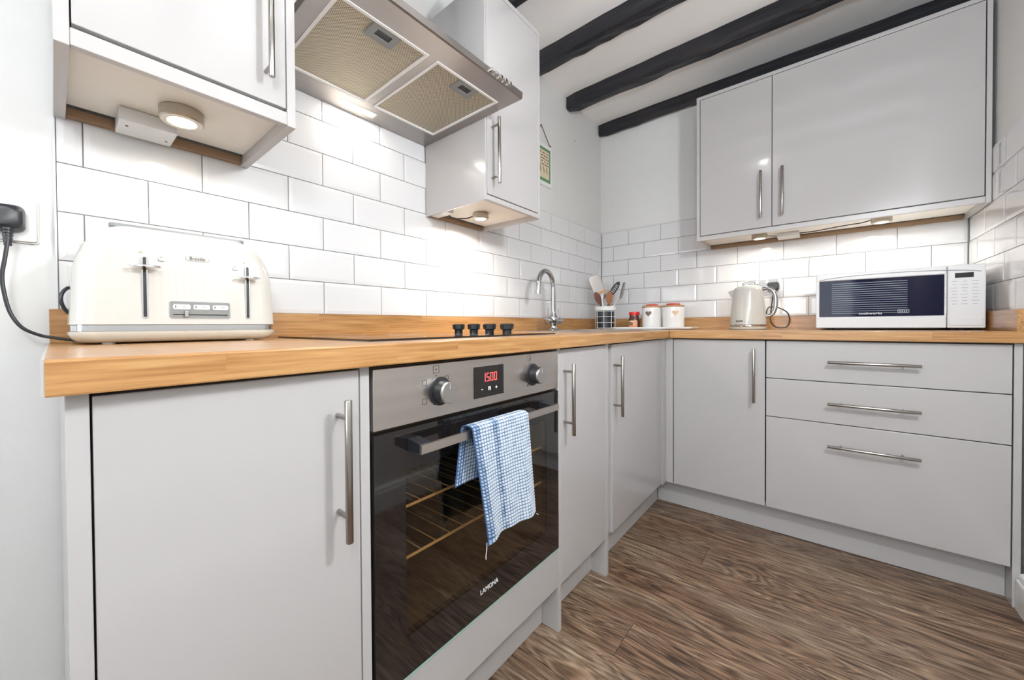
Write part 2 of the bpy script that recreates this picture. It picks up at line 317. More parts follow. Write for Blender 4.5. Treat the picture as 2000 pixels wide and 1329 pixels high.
def obj(name, me, m, parent=None):
    if isinstance(m, str): m = MAT[m]
    if not me.materials: me.materials.append(m)
    o = bpy.data.objects.new(name, me); COL.objects.link(o)
    if parent:
        o.parent = parent
        if parent.type == 'EMPTY' or parent.location.length > 0: o.matrix_parent_inverse = inv(parent)
    return o
def inv(p):
    m = Matrix.Translation(p.location) @ p.rotation_euler.to_matrix().to_4x4()
    if p.parent: m = m if False else m
    return m.inverted()
def tag(o, label, cat, group=None):
    o['label'] = label; o['category'] = cat
    if group: o['group'] = group
    return o
def thing(name, label, cat, loc, group=None):
    o = bpy.data.objects.new(name, None); o.location = loc; o.empty_display_size = .05; COL.objects.link(o)
    return tag(o, label, cat, group)
def struct(o): o['kind'] = 'structure'; return o
def text(body, name, m, parent, size, depth=.0004, rot=(0, 0, 0), loc=(0, 0, 0), sx=1.0):
    c = bpy.data.curves.new('t', 'FONT'); c.body = body; c.size = size; c.extrude = depth; c.align_x = 'CENTER'; c.align_y = 'CENTER'; c.resolution_u = 3
    t = bpy.data.objects.new('t', c); COL.objects.link(t); bpy.context.view_layer.update()
    me = bpy.data.meshes.new_from_object(t.evaluated_get(bpy.context.evaluated_depsgraph_get()))
    bpy.data.objects.remove(t); bpy.data.curves.remove(c)
    me.transform(Matrix.Translation(loc) @ Euler(rot).to_matrix().to_4x4() @ Matrix.Diagonal((sx, 1, 1, 1)))
    me.materials.clear(); return obj(name, me, m, parent)
FACE_PX = (PI/2, 0, PI/2)    # lettering on a face looking along +x
FACE_MY = (PI/2, 0, 0)       # lettering on a face looking along -y
def rrect(a0, a1, b0, b1, r, n=5):
    pts = []
    for cx, cy, s0 in ((a1-r, b0+r, -PI/2), (a1-r, b1-r, 0), (a0+r, b1-r, PI/2), (a0+r, b0+r, PI)):
        for i in range(n+1): a = s0+PI/2*i/n; pts.append((cx+r*math.cos(a), cy+r*math.sin(a)))
    return pts

# ------------------------------------------------------------------ main dimensions
L = 2.719; XR = 1.722; XD = 0.631; XW = 0.655; YB = L-XD; YW = L-XW; ZW = 0.910; ZU = ZW-0.038
YREAR = -2.45; CEIL = 2.405
TH, TW, ZT0, YT, XT = 0.1056, 0.2178, 0.9829, 0.4932, 0.198

# ------------------------------------------------------------------ setting
fl = struct(MB().box(-.02, XR+.02, YREAR-.02, L+.02, -.03, -.006).build('floor', 'grout'))
PW, PL, G = .155, 1.83, .0006
planks = {}; row = 0; y = 1.05-PW*23
starts = {0: .79-PL, 4: .88-PL}
k = -23
while y < L:
    x = {0: .79-2*PL, 4: .88-2*PL}.get(k, random.uniform(.05, .48)-2*PL)
    while x < XR+.01:
        a, b = max(x, -.015), min(x+PL, XR+.012); c0, c1 = max(y, YREAR), min(y+PW, L)
        if b-a > .01 and c1-c0 > .01:
            key = (round(b-a, 4), round(c1-c0, 4))
            if key not in planks: planks[key] = MB().bbox(G, key[0]-G, G, key[1]-G, -.006, 0, .0008).mesh('plank')
            p = obj('floor_plank', planks[key], 'floor_wood', fl); p.location = (a, c0, 0)
        x += PL
    y += PW; k += 1

wl = struct(MB().box(-.10, -.009, YREAR-.1, L+.1, -.03, CEIL+.02).build('wall_left', 'wall_paint'))
wb = struct(MB().box(-.009, XR+.10, L+.009, L+.10, -.03, CEIL+.02).build('wall_back', 'wall_paint'))
wr = struct(MB().box(XR+.009, XR+.10, YREAR-.1, L+.009, -.03, CEIL+.02).build('wall_right', 'wall_paint'))
m = MB(); WX0, WX1, WZ0, WZ1 = .32, 1.58, .86, 2.04
m.box(-.009, WX0, YREAR-.1, YREAR, -.03, CEIL).box(WX1, XR+.009, YREAR-.1, YREAR, -.03, CEIL).box(WX0, WX1, YREAR-.1, YREAR, -.03, WZ0).box(WX0, WX1, YREAR-.1, YREAR, WZ1, CEIL)
struct(m.build('wall_rear', 'wall_paint'))
struct(MB().box(-.02, XR+.02, YREAR-.02, L+.02, CEIL, CEIL+.05).build('ceiling', 'ceiling_paint'))
wn = struct(MB().box(WX0, WX0+.045, YREAR-.08, YREAR-.02, WZ0, WZ1).box(WX1-.045, WX1, YREAR-.08, YREAR-.02, WZ0, WZ1).box(WX0+.045, WX1-.045, YREAR-.08, YREAR-.02, WZ0, WZ0+.045).box(WX0+.045, WX1-.045, YREAR-.08, YREAR-.02, WZ1-.045, WZ1).build('window_1', 'white_gloss_paint'))
MB().box((WX0+WX1)/2-.02, (WX0+WX1)/2+.02, YREAR-.075, YREAR-.03, WZ0+.045, WZ1-.045).build('mullion', 'white_gloss_paint', wn)
# skirting with a rounded top along the right wall
prof = [(XR+.009, 0), (XR-.012, 0), (XR-.012, .088), (XR-.011, .096), (XR-.006, .100), (XR-.007, .108), (XR-.004, .116), (XR+.002, .121), (XR+.009, .122)]
struct(MB().prism([(a, b) for a, b in prof], 'y', YREAR, YB-.004).build('baseboard_right', 'white_gloss_paint'))

# metro tiles: every tile a bevelled piece of its own
tile_mesh = {}
def tile_piece(wdt, hgt):
    key = (round(wdt, 4), round(hgt, 4))
    if key not in tile_mesh:
        g = .0013; a, b = key[0]-g, key[1]-g; bw = min(.011, key[0]*.3, key[1]*.3); d = .0013
        vs = []
        for (i, dep) in ((0, -.009), (0, -d), (1, -d*.25), (2, 0)):
            o = (g, g+bw*.75, g+bw)[i] if i else g
            vs += [(o, o, dep), (key[0]-o, o, dep), (key[0]-o, key[1]-o, dep), (o, key[1]-o, dep)]
        fs = [(r*4+k, r*4+(k+1) % 4, r*4+4+(k+1) % 4, r*4+4+k) for r in range(3) for k in range(4)] + [(12, 13, 14, 15)]
        tile_mesh[key] = MB().add(vs, fs).mesh('tile')
    return tile_mesh[key]
def tile_wall(wall, rows, a0, a1, joint0, place, slack=.012):
    for k in rows:
        z0, z1 = ZT0+TH*(k-1), ZT0+TH*k
        j = joint0 + (TW/2 if k % 2 else 0); j -= TW*math.ceil((j-a0)/TW)+TW
        while j < a1:
            p, q = max(j, a0), min(j+TW, a1)
            if q-p > slack:
                t = obj('tile', tile_piece(q-p, z1-z0), 'tile_glaze', wall); place(t, p, q, z0)
            j += TW
def put_left(t, p, q, z): t.matrix_local = Matrix(((0, 0, 1, 0), (1, 0, 0, p), (0, 1, 0, z), (0, 0, 0, 1)))
def put_back(t, p, q, z): t.matrix_local = Matrix(((1, 0, 0, p), (0, 0, -1, L), (0, 1, 0, z), (0, 0, 0, 1)))
def put_right(t, p, q, z): t.matrix_local = Matrix(((0, 0, -1, XR), (-1, 0, 0, q), (0, 1, 0, z), (0, 0, 0, 1)))
tile_wall(wl, range(1, 7), .017, L-.001, YT, put_left)
tile_wall(wl, range(7, 9), .384, 1.035, YT, put_left)
tile_wall(wb, range(1, 7), .001, XR-.001, XT, put_back)
tile_wall(wr, range(1, 7), YB-.012, L-.001, 2.49, put_right)
MB().box(-.009, -.0024, .016, L, ZT0, ZT0+TH*6).box(-.009, -.0024, .384, 1.035, ZT0+TH*6, ZT0+TH*8).build('grout', 'grout', wl)
MB().box(0, XR, L+.0024, L+.009, ZT0, ZT0+TH*6).build('grout', 'grout', wb)
MB().box(XR+.0024, XR+.009, YB-.012, L, ZT0, ZT0+TH*6).build('grout', 'grout', wr)
MB().box(-.009, .001, .0135, .0165, ZT0, 1.392).build('tile_edge_strip', 'white_plastic', wl)

# ceiling beams: hewn timbers with uneven arrises
def beam(y0, y1, zb, label, seed, group=None):
    rnd = random.Random(seed); n = 26; rings = []
    for i in range(n+1):
        x = -.004+(XR+.010)*i/n; j = lambda s=.004: (rnd.random()-.5)*s
        c = .012; e = .010 if i == 0 else 0
        rings.append([(x, y0+e+j(), CEIL+.004), (x, y0+e+j(), zb+c+e+j()), (x, y0+c+e+j(), zb+e+j(.008)), (x, (y0+y1)/2+j(), zb+e+j(.006)), (x, y1-c-e+j(), zb+e+j(.008)), (x, y1-e+j(), zb+c+e+j()), (x, y1-e+j(), CEIL+.004)])
    o = MB().loft(rings, smooth=False).build('ceiling_beam', 'beam_wood'); tag(o, label, 'beam', group)
beam(2.672, 2.712, 2.322, 'black ceiling beam against the back wall above the wide wall cabinet', 1)
beam(2.200, 2.275, 2.318, 'black ceiling beam second from the back wall with its end on the left wall', 2)
beam(1.742, 1.812, 2.312, 'black ceiling beam third from the back wall running behind the narrow wall cabinet top', 3)
beam(1.285, 1.365, 2.315, 'black ceiling beam barely showing beside the narrow wall cabinet top edge', 4)
for i, yy in enumerate((.83, .37, -.09, -.55, -1.01, -1.47, -1.93)):
    beam(yy, yy+.075, 2.315, 'black ceiling beam over the near part of the kitchen', 5+i, 'beams over the near part of the kitchen')

# ------------------------------------------------------------------ worktops and upstands
SX0, SX1, SY0, SY1 = .150, .505, 1.46, 1.92      # sink bowl cut-out
m = MB(); e = .003
def wt(x0, x1, y0, y1): m.box(x0, x1, y0, y1, ZU, ZW)
wt(0, SX0, .002, L); wt(SX1, XW-e, .002, L); wt(SX0, SX1, .002, SY0); wt(SX0, SX1, SY1, L)
m.prism([(XW-e, ZU), (XW-.001, ZU), (XW, ZU+.002), (XW, ZW-.003), (XW-.001, ZW-.001), (XW-e, ZW)], 'y', .002, YW)
wt1 = tag(m.build('worktop', 'oak_y'), 'oak block worktop along the left wall carrying the hob and sink', 'worktop')
MB().box(.0, XW-.001, -.0005, .002, ZU+.001, ZW).build('end_strip', 'end_strip', wt1)
m = MB().box(XW+.0018, XR, YW+e, L, ZU, ZW)
m.prism([(YW+e, ZU), (YW+.001, ZU), (YW, ZU+.002), (YW, ZW-.003), (YW+.001, ZW-.001), (YW+e, ZW)], 'x', XW+.0018, XR)
tag(m.build('worktop', 'oak_x'), 'oak block worktop along the back wall under the microwave and kettle', 'worktop')
tag(MB().bbox(.0005, .018, .003, L-.0005, ZW, ZT0-.0005, .001).build('upstand', 'oak_y'), 'oak upstand along the left wall behind the hob and toaster', 'upstand')
tag(MB().bbox(.0185, XR-.0005, L-.018, L-.0005, ZW, ZT0-.0005, .001).build('upstand', 'oak_x'), 'oak upstand along the back wall behind the kettle', 'upstand')
tag(MB().bbox(XR-.018, XR-.0005, YW+.003, L-.0185, ZW, ZT0-.0005, .001).build('upstand', 'oak_y'), 'short oak upstand on the right wall beside the microwave', 'upstand')

# ------------------------------------------------------------------ base units
def bar_handle(parent, axis, c, l0, l1, p0, p1, face, out=.035, r=.006):
    """T-bar handle; axis of the bar, c the fixed coordinate, face the door plane"""
    m = MB()
    if axis == 'z':      # on a door looking along +x (c = y) or -y (face negative marks back run)
        if face[0] == 'x':
            m.tube([(face[1]+out, c, l0), (face[1]+out, c, l0+.001), (face[1]+out, c, l1-.001), (face[1]+out, c, l1)], [r*.9, r, r, r*.9], 14)
            for z in (p0, p1): m.cyl((face[1]-.0005, c, z), (face[1]+out, c, z), r*.72, 10)
        else:
            m.tube([(c, face[1]-out, l0), (c, face[1]-out, l0+.001), (c, face[1]-out, l1-.001), (c, face[1]-out, l1)], [r*.9, r, r, r*.9], 14)
            for z in (p0, p1): m.cyl((c, face[1]+.0005, z), (c, face[1]-out, z), r*.72, 10)
    else:                # horizontal bar on the back run
        m.tube([(l0, face[1]-out, c), (l0+.001, face[1]-out, c), (l1-.001, face[1]-out, c), (l1, face[1]-out, c)], [r*.9, r, r, r*.9], 14)
        for x in (p0, p1): m.cyl((x, face[1]+.0005, c), (x, face[1]-out, c), r*.72, 10)
    return m.build('handle', 'handle_steel', parent)
ZD0, ZD1, TP = .141, .866, .018
XC = XD-TP-.002      # carcass front
YC = YB+TP+.002

c = thing('base_cabinet', 'pale grey base cabinet with one wide door under the toaster', 'cabinet', (.3, .2, 0))
MB().box(.01, XC, .035, .357, ZD0, ZU-.001).build('carcass', 'carcass', c)
d = MB().bbox(XD-TP, XD, .0355, .3575, ZD0, ZD1).build('door', 'door_gloss', c)
bar_handle(d, 'z', .318, .594, .823, .634, .794, ('x', XD))
MB().bbox(.005, XD, .0150, .0335, 0, ZU-.001, .001).build('end_panel', 'panel_satin', c)

c = thing('oven_housing', 'pale grey panels framing the built-in oven with a blank panel below it', 'cabinet', (.3, .7, 0))
for a, b in ((.3595, .3775), (1.0170, 1.0345)): MB().bbox(.01, XD, a, b, 0, ZU-.001, .001).build('side_panel', 'panel_satin', c)
MB().bbox(XD-TP, XD, .3785, 1.0160, ZD0, .2570).build('blank_panel', 'door_gloss', c)
MB().box(.02, .50, .3785, 1.0160, .20, .225).build('shelf', 'carcass', c)

c = thing('base_cabinet', 'narrow pale grey base cabinet between the oven and the sink cabinet', 'cabinet', (.3, 1.2, 0))
MB().box(.01, XC, 1.036, 1.357, ZD0, .74).build('carcass', 'carcass', c)
d = MB().bbox(XD-TP, XD, 1.0355, 1.3585, ZD0, ZD1).build('door', 'door_gloss', c)
bar_handle(d, 'z', 1.055, .603, .823, .640, .798, ('x', XD))
MB().bbox(.01, XD, 1.3600, 1.3810, 0, ZU-.001, .001).build('side_panel', 'panel_satin', c)

c = thing('sink_cabinet', 'pale grey sink base cabinet with one door beside the inner corner', 'cabinet', (.3, 1.7, 0))
MB().box(.01, XC, 1.385, 2.03, ZD0, .74).build('carcass', 'carcass', c)
MB().bbox(XC-.03, XD-.012, 1.3820, 1.4170, ZD0, ZU-.001, .001).build('filler', 'panel_satin', c)
d = MB().bbox(XD-TP, XD, 1.4180, 2.0240, ZD0, ZD1).build('door', 'door_gloss', c)
bar_handle(d, 'z', 1.434, .591, .820, .632, .785, ('x', XD))

c = thing('corner_cabinet', 'pale grey corner base cabinet with one door left of the drawers', 'cabinet', (.85, 2.4, 0))
MB().box(XD+.004, 1.044, YC, L-.01, ZD0, ZU-.001).build('carcass', 'carcass', c)
m = MB().bbox(XD-TP, XD+.0015, 2.0290, YB+TP, .131, ZU-.002, .001); m.bbox(XD+.001, .6645, YB, YB+TP, .131, ZU-.002, .001)
m.build('corner_post', 'panel_satin', c)
d = MB().bbox(.6680, 1.0440, YB, YB+TP, .131, ZD1).build('door', 'door_gloss', c)
bar_handle(d, 'z', 1.006, .590, .830, .625, .795, ('y', YB))

c = thing('drawer_unit', 'pale grey base unit with three wide drawers under the microwave', 'drawers', (1.38, 2.4, 0))
MB().box(1.049, 1.702, YC, L-.01, ZD0, ZU-.001).build('carcass', 'carcass', c)
for z0, z1, hz in ((.7035, ZD1, .784), (.5350, .7005, .617), (.1310, .5320, .447)):
    d = MB().bbox(1.0480, 1.7015, YB, YB+TP, z0, z1).build('drawer', 'door_gloss', c)
    bar_handle(d, 'x', hz, 1.249, 1.500, 1.290, 1.458, ('y', YB))
MB().bbox(1.7045, 1.7215, YB-.001, L-.01, 0, ZU-.001, .001).build('end_panel', 'panel_satin', c)

m = MB()
c = thing('plinth', 'pale grey plinth boards recessed under the left run of cabinets', 'plinth', (.57, 1.2, 0))
for a, b in ((.034, .359), (.378, 1.0165), (1.035, 1.3595), (1.3815, 2.145)): MB().bbox(.555, .572, a, b, .002, ZD0-.004, .001).build('plinth_board', 'panel_satin', c)
tag(MB().bbox(.573, 1.704, 2.148, 2.165, .002, .128, .001).build('plinth', 'panel_satin'), 'pale grey plinth board recessed under the back run of drawers', 'plinth')

# ------------------------------------------------------------------ oven
ov = thing('oven', 'built-in electric oven with steel fascia and black glass door', 'oven', (.3, .7, .26))
OY0, OY1 = .3835, 1.0160
m = MB(); m.box(.06, .085, OY0+.01, OY1-.01, .262, .866).box(.085, XD-.016, OY0+.005, OY0+.02, .262, .866).box(.085, XD-.016, OY1-.02, OY1-.005, .262, .866)
m.box(.085, XD-.016, OY0+.02, OY1-.02, .262, .275).box(.085, XD-.016, OY0+.02, OY1-.02, .735, .866)
m.build('body', 'oven_dark', ov)
fa = MB().bbox(XD-.016, XD+.003, OY0, OY1, .7515, .8635, .0012).build('fascia', 'brushed_steel', ov)
FX = XD+.003
# fascia markings
def sq(y, z, s=.006, t=.0009):
    MB().box(FX-.0002, FX+.0003, y-s, y+s, z+s-t, z+s).box(FX-.0002, FX+.0003, y-s, y+s, z-s, z-s+t).box(FX-.0002, FX+.0003, y-s, y-s+t, z-s, z+s).box(FX-.0002, FX+.0003, y+s-t, y+s, z-s, z+s).build('symbol', 'marking_black', fa)
def dot(y, z, s=.0025): MB().box(FX-.0002, FX+.0003, y-s, y+s, z-s*.8, z+s*.8).build('symbol', 'marking_black', fa)
sq(.531, .851, .008); dot(.531, .851, .0016); dot(.531, .838, .0014); sq(.560, .829); dot(.560, .829, .0014); sq(.5005, .826, .0055); sq(.5000, .789); sq(.5290, .782, .0045); dot(.529, .782, .0036)
sq(.866, .851, .007); dot(.868, .849, .002); dot(.866, .838, .0015); dot(.889, .833, .002); dot(.858, .778, .003); dot(.878, .779, .003)
MB().box(FX-.0002, FX+.0003, .910, .916, .812, .8175).build('indicator', 'marking_red', fa)
for ky in (.541, .881):
    kn = MB().lathe([(.030, 0), (.030, .003), (.024, .004), (.0225, .026), (.0225, .0262)], (FX, ky, .805), 28, 'x').build('control_knob', 'black_plastic', ov)
    MB().lathe([(.0222, .0262), (.0222, .0305), (.0212, .0315), (.0001, .0312)], (FX, ky, .805), 28, 'x').build('knob_cap', 'steel', kn)
    MB().box(FX+.0310, FX+.0320, ky-.0008, ky+.0008, .812, .826).build('pointer', 'marking_grey', kn)
dp = MB().bbox(FX-.001, FX+.0012, .644, .753, .772, .845, .0005).build('display', 'black_gloss', ov)
SEG = {'1': 'bc', '5': 'afgcd', '0': 'abcdef'}
m = MB(); dx = FX+.0011
for i, ch in enumerate('1500'):
    y0 = .6740+i*.0140; y1 = y0+.0095; z0, z1 = .8085, .8285; t = .0017; zm = (z0+z1)/2
    R = dict(a=(y0, y1, z1-t, z1), d=(y0, y1, z0, z0+t), g=(y0, y1, zm-t/2, zm+t/2), f=(y0, y0+t, zm, z1), e=(y0, y0+t, z0, zm), b=(y1-t, y1, zm, z1), c=(y1-t, y1, z0, zm))
    for s in SEG[ch]: a = R[s]; m.box(dx, dx+.0005, *a)
m.build('digits', 'led_red', dp)
m = MB(); zz = .791
m.box(dx, dx+.0005, .669, .674, zz-.0006, zz+.0006).box(dx, dx+.0005, .720, .727, zz-.0006, zz+.0006).box(dx, dx+.0005, .7229, .7241, zz-.0035, zz+.0035)
for a in ((.694, .702, zz+.003, zz+.004), (.694, .702, zz-.004, zz-.003), (.694, .695, zz-.003, zz+.003), (.701, .702, zz-.003, zz+.003), (.6975, .6985, zz-.001, zz+.002)): m.box(dx, dx+.0005, *a)
m.build('touch_symbols', 'led_white', dp)
# door: black glass frame around a window, handle bar in front
DZ0, DZ1 = .2640, .7440; GY0, GY1, GZ0, GZ1 = .452, .950, .340, .665
m = MB(); a0, a1 = XD-.014, XD+.003
m.box(a0, a1, OY0, OY1, GZ1, DZ1).box(a0, a1, OY0, OY1, DZ0, GZ0).box(a0, a1, OY0, GY0, GZ0, GZ1).box(a0, a1, GY1, OY1, GZ0, GZ1)
od = m.build('door', 'black_gloss', ov)
MB().box(XD, XD+.003, GY0, GY1, GZ0, GZ1).build('window_pane', 'oven_glass', od)
MB().box(XD-.014, XD+.0032, OY0, OY1, DZ0-.0045, DZ0).build('glass_edge', 'glass_edge', od)
HY0, HY1, HX = .455, .945, XD+.042
m = MB().box(HX, HX+.006, HY0, HY1, .7030, .7200); hb = m.build('handle', 'brushed_steel', od)
for a, b in ((HY0+.002, HY0+.030), (HY1-.030, HY1-.002)): MB().prism([(XD+.0025, .700), (HX, .7035), (HX, .7195), (XD+.0025, .724)], 'y', a, b).build('handle_bracket', 'black_plastic', od)
MB().box(HX-.004, HX, HY0+.002, HY1-.002, .7045, .7185).build('handle_back', 'black_plastic', od)
text('LAMONA', 'lettering', 'marking_white', od, .0165, rot=FACE_PX, loc=(XD+.0033, .694, .3135), sx=.95)
m = MB()
for rz in (.575, .470):
    m.cyl((XD-.03, GY0-.02, rz), (XD-.03, GY1+.02, rz), .0030, 8)
    for i in range(12): yy = GY0+.02+i*.042; m.cyl((.12, yy, rz+.002), (XD-.027, yy, rz+.002), .0013, 6)
m.build('rack', 'rack_wire', ov)

# tea towel folded over the oven handle: waffle weave as relief
def towel():
    t = thing('tea_towel', 'blue and white checked waffle tea towel hung over the oven handle', 'towel', (HX, .69, .49))
    nu, nv = 66, 150; vs = []; uv = []; fs = []
    zt = .7235
    Lf, Lb = .245, .120; tot = Lf+Lb+.030
    def P(u, v):
        s = v*tot; y = .594+u*.200
        wob = .004*math.sin(u*9+1)+.003*math.sin(u*17)
        if s < Lb:       # behind the bar
            q = (Lb-s)/Lb; x = HX-.012-.010*q*0-.003*math.sin(u*7); z = zt-(Lb-s); y2 = .556+u*.185 + .02*(1-q)
        elif s < Lb+.030:
            a = (s-Lb)/.030*PI; x = HX+.001-.0135*math.cos(a); z = zt+.0135*math.sin(a)*.55; q = (s-Lb)/.030
            y2 = (.576+u*.185)*(1-q)+(.582+u*.200)*q
        else:
            q = (s-Lb-.030)/Lf; x = HX+.0145+.012*q+wob*q; drop = (s-Lb-.030)
            z = zt-drop*(1.0+.035*u-.02) - (.010*(1-u)**6 if q > .98 else 0); y2 = .582+u*.200+q*(.030-.010*u)
        return x, y2, z
    for j in range(nv+1):
        for i in range(nu+1):
            u, v = i/nu, j/nv; x, yy, z = P(u, v)
            h = .0014*(math.cos(u*22*2*PI)*.5+math.cos(v*52*2*PI)*.5)
            s = v*tot; x += h if s > Lb else -h
            vs.append((x, yy, z)); uv.append((u, v))
    n = nu+1
    fs = [(j*n+i, j*n+i+1, (j+1)*n+i+1, (j+1)*n+i) for j in range(nv) for i in range(nu)]
    me = bpy.data.meshes.new('cloth'); me.from_pydata(vs, [], fs); lay = me.uv_layers.new(name='UVMap')
    for lp in me.loops: lay.data[lp.index].uv = uv[lp.vertex_index]
    me.shade_smooth(); o = obj('cloth', me, 'towel', t)
    so = o.modifiers.new('thick', 'SOLIDIFY'); so.thickness = .0022; so.offset = 0
    MB().tube([(HX+.0265, .612, .479), (HX+.027, .611, .468), (HX+.028, .607, .455), (HX+.029, .606, .447)], .0009, 6).build('loose_thread', 'towel_thread', t)
    MB().tube([(HX+.0245, .802, .470), (HX+.026, .806, .4665), (HX+.026, .809, .4655)], .0007, 6).build('loose_thread', 'towel_thread', t)
towel()

# ------------------------------------------------------------------ wall cabinets
def lamp_puck(x, y, zb, zt, label, warm=WARM, pw=PUCK_W, r=.037):
    t = thing('cabinet_light', label, 'light', (x, y, zb), 'round lights under the wall cabinets')
    MB().lathe([(r*.96, zt-zb), (r, zt-zb-.002), (r, .003), (r*.93, 0), (r*.66, -.0003), (r*.63, .002)], (x, y, zb), 36).build('housing', 'puck_metal', t)
    MB().lathe([(r*.63, .0012), (.0001, .0012)], (x, y, zb), 32).build('lens', 'lamp_glow', t)
    lamp('AREA', 'puck_lamp', (x, y, zb-.001), pw, warm, r*1.2, parent=None, spread=2.9)
def wall_cab(name, label, loc):
    return thing(name, label, 'cabinet', loc)
XCB = .330; ZC = 1.3935; ZTOP = 2.183
# left of the hood
c = wall_cab('wall_cabinet', 'pale grey wall cabinet above the toaster left of the extractor hood', (.16, .2, ZC))
MB().bbox(.001, XCB, .0142, .0322, ZC, ZTOP, .001).build('end_panel', 'panel_satin', c)
MB().bbox(.001, XCB, .3630, .3816, ZC, ZTOP, .001).build('end_panel', 'panel_satin', c)
MB().box(.02, XCB-TP-.002, .0325, .3625, 1.4265, ZTOP-.02).build('carcass', 'carcass', c); MB().box(.03, XCB-.017, .0325, .3625, 1.418, 1.426).build('bottom_board', 'cabinet_white', c)
MB().bbox(XCB-.016, XCB, .0325, .3627, ZC+.002, 1.4235, .001).build('bottom_rail', 'panel_satin', c)
MB().bbox(.02, XCB, .0325, .3627, ZTOP-.018, ZTOP, .001).build('top_panel', 'panel_satin', c)
d = MB().bbox(XCB-TP, XCB, .0342, .3610, 1.4305, ZTOP-.02).build('door', 'door_gloss', c)
bar_handle(d, 'z', .320, 1.467, 1.700, 1.492, 1.672, ('x', XCB))
MB().bbox(.0012, .018, .0325, .3625, 1.397, 1.417, .001).build('batten', 'batten_wood', c)
lamp_puck(.172, .203, 1.393, 1.418, 'round nickel cabinet light above the toaster', pw=.42, r=.040)
jb = thing('junction_box', 'white cable junction box under the wall cabinet above the toaster', 'box', (.06, .15, 1.38))
MB().bbox(.022, .108, .108, .206, 1.3880, 1.4175, .0015).build('body', 'white_plastic', jb)
for yy, xx in ((.122, .080), (.194, .050)): MB().lathe([(.0028, -.0003), (.0028, .001)], (xx, yy, 1.3878), 12).build('screw', 'black_plastic', jb)
# right of the hood
c = wall_cab('wall_cabinet', 'tall narrow white-grey wall cabinet right of the extractor hood', (.16, 1.2, ZC))
MB().bbox(.001, XCB, 1.0362, 1.0450, ZC, ZTOP, .001).build('end_panel', 'door_gloss', c)
MB().bbox(.001, XCB, 1.3730, 1.3900, ZC, ZTOP, .001).build('end_panel', 'panel_satin', c)
MB().box(.02, XCB-TP-.002, 1.0455, 1.3725, 1.4185, ZTOP-.02).build('carcass', 'carcass', c); MB().box(.03, XCB-.017, 1.0455, 1.3725, 1.412, 1.418).build('bottom_board', 'cabinet_white', c)
MB().bbox(XCB-.016, XCB, 1.0455, 1.3725, ZC+.001, 1.4125, .001).build('bottom_rail', 'panel_satin', c)
MB().bbox(.02, XCB, 1.0455, 1.3725, ZTOP-.018, ZTOP, .001).build('top_panel', 'panel_satin', c)
d = MB().bbox(XCB-TP, XCB, 1.0470, 1.3715, 1.4170, ZTOP-.02).build('door', 'door_gloss', c)
bar_handle(d, 'z', 1.073, 1.452, 1.688, 1.478, 1.662, ('x', XCB))
MB().bbox(.0012, .018, 1.0455, 1.3725, 1.396, 1.411, .001).build('batten', 'batten_wood', c)
MB().bbox(.018, .110, 1.0460, 1.0900, 1.3955, 1.4115, .001).build('cable_cover', 'white_plastic', c)
lamp_puck(.158, 1.200, 1.387, 1.412, 'round nickel cabinet light under the narrow wall cabinet', r=.034, pw=3.0)
tag(MB().tube([(.128, 1.186, 1.403), (.112, 1.176, 1.396), (.098, 1.160, 1.394), (.080, 1.140, 1.392), (.060, 1.125, 1.398), (.050, 1.118, 1.409)], .0025, 8).build('lamp_cable', 'black_plastic'), 'short black cable feeding the light under the narrow cabinet', 'cable')
# back wall
YF = 2.404; ZB0, ZB1 = 1.404, 2.203
c = wall_cab('wall_cabinet', 'wide pale grey two-door wall cabinet on the back wall', (1.2, 2.56, ZB0))
MB().bbox(.7030, .7190, YF, L-.001, ZB0, ZB1-.018, .001).build('end_panel', 'panel_satin', c)
MB().bbox(1.7065, 1.7205, YF, L-.001, ZB0, ZB1-.018, .001).build('end_panel', 'panel_satin', c)
MB().bbox(.7030, 1.7205, YF, L-.012, ZB1-.0175, ZB1, .001).build('top_panel', 'panel_satin', c)
MB().box(.7195, 1.7060, YF+TP+.002, L-.02, 1.4325, ZB1-.02).build('carcass', 'carcass', c); MB().box(.7195, 1.7060, YF+.017, L-.03, 1.424, 1.432).build('bottom_board', 'cabinet_white', c)
MB().bbox(.7195, 1.7060, YF, YF+.016, ZB0+.001, 1.4290, .001).build('bottom_rail', 'panel_satin', c)
for a, b, hx in ((.7215, 1.0405, .998), (1.0430, 1.7035, 1.084)):
    d = MB().bbox(a, b, YF, YF+TP, 1.4335, ZB1-.0205).build('door', 'door_gloss', c)
    bar_handle(d, 'z', hx, 1.475, 1.712, 1.502, 1.686, ('y', YF))
MB().bbox(.7195, 1.7060, L-.018, L-.0012, 1.402, 1.4235, .001).build('batten', 'batten_wood', c)
lamp_puck(.977, 2.540, 1.399, 1.424, 'round cabinet light under the wide wall cabinet left of the junction box', r=.035)
lamp_puck(1.435, 2.520, 1.399, 1.424, 'round cabinet light under the wide wall cabinet above the microwave', r=.035)
jb = thing('junction_box', 'white cable junction box under the wide wall cabinet', 'box', (1.11, 2.6, 1.39))
MB().bbox(1.050, 1.142, 2.575, 2.680, 1.4030, 1.4235, .0015).build('body', 'white_plastic', jb)
tag(MB().tube([(1.142, 2.600, 1.415), (1.20, 2.59, 1.412), (1.26, 2.58, 1.4155), (1.32, 2.56, 1.416), (1.37, 2.54, 1.414), (1.402, 2.528, 1.418)], .0025, 8).build('lamp_cable', 'black_plastic'), 'black cable running under the wide wall cabinet from box to light', 'cable')
tag(MB().tube([(1.009, 2.550, 1.413), (1.03, 2.57, 1.412), (1.050, 2.60, 1.413)], .0022, 8).build('lamp_cable', 'black_plastic'), 'short black cable between the left round light and the junction box', 'cable')

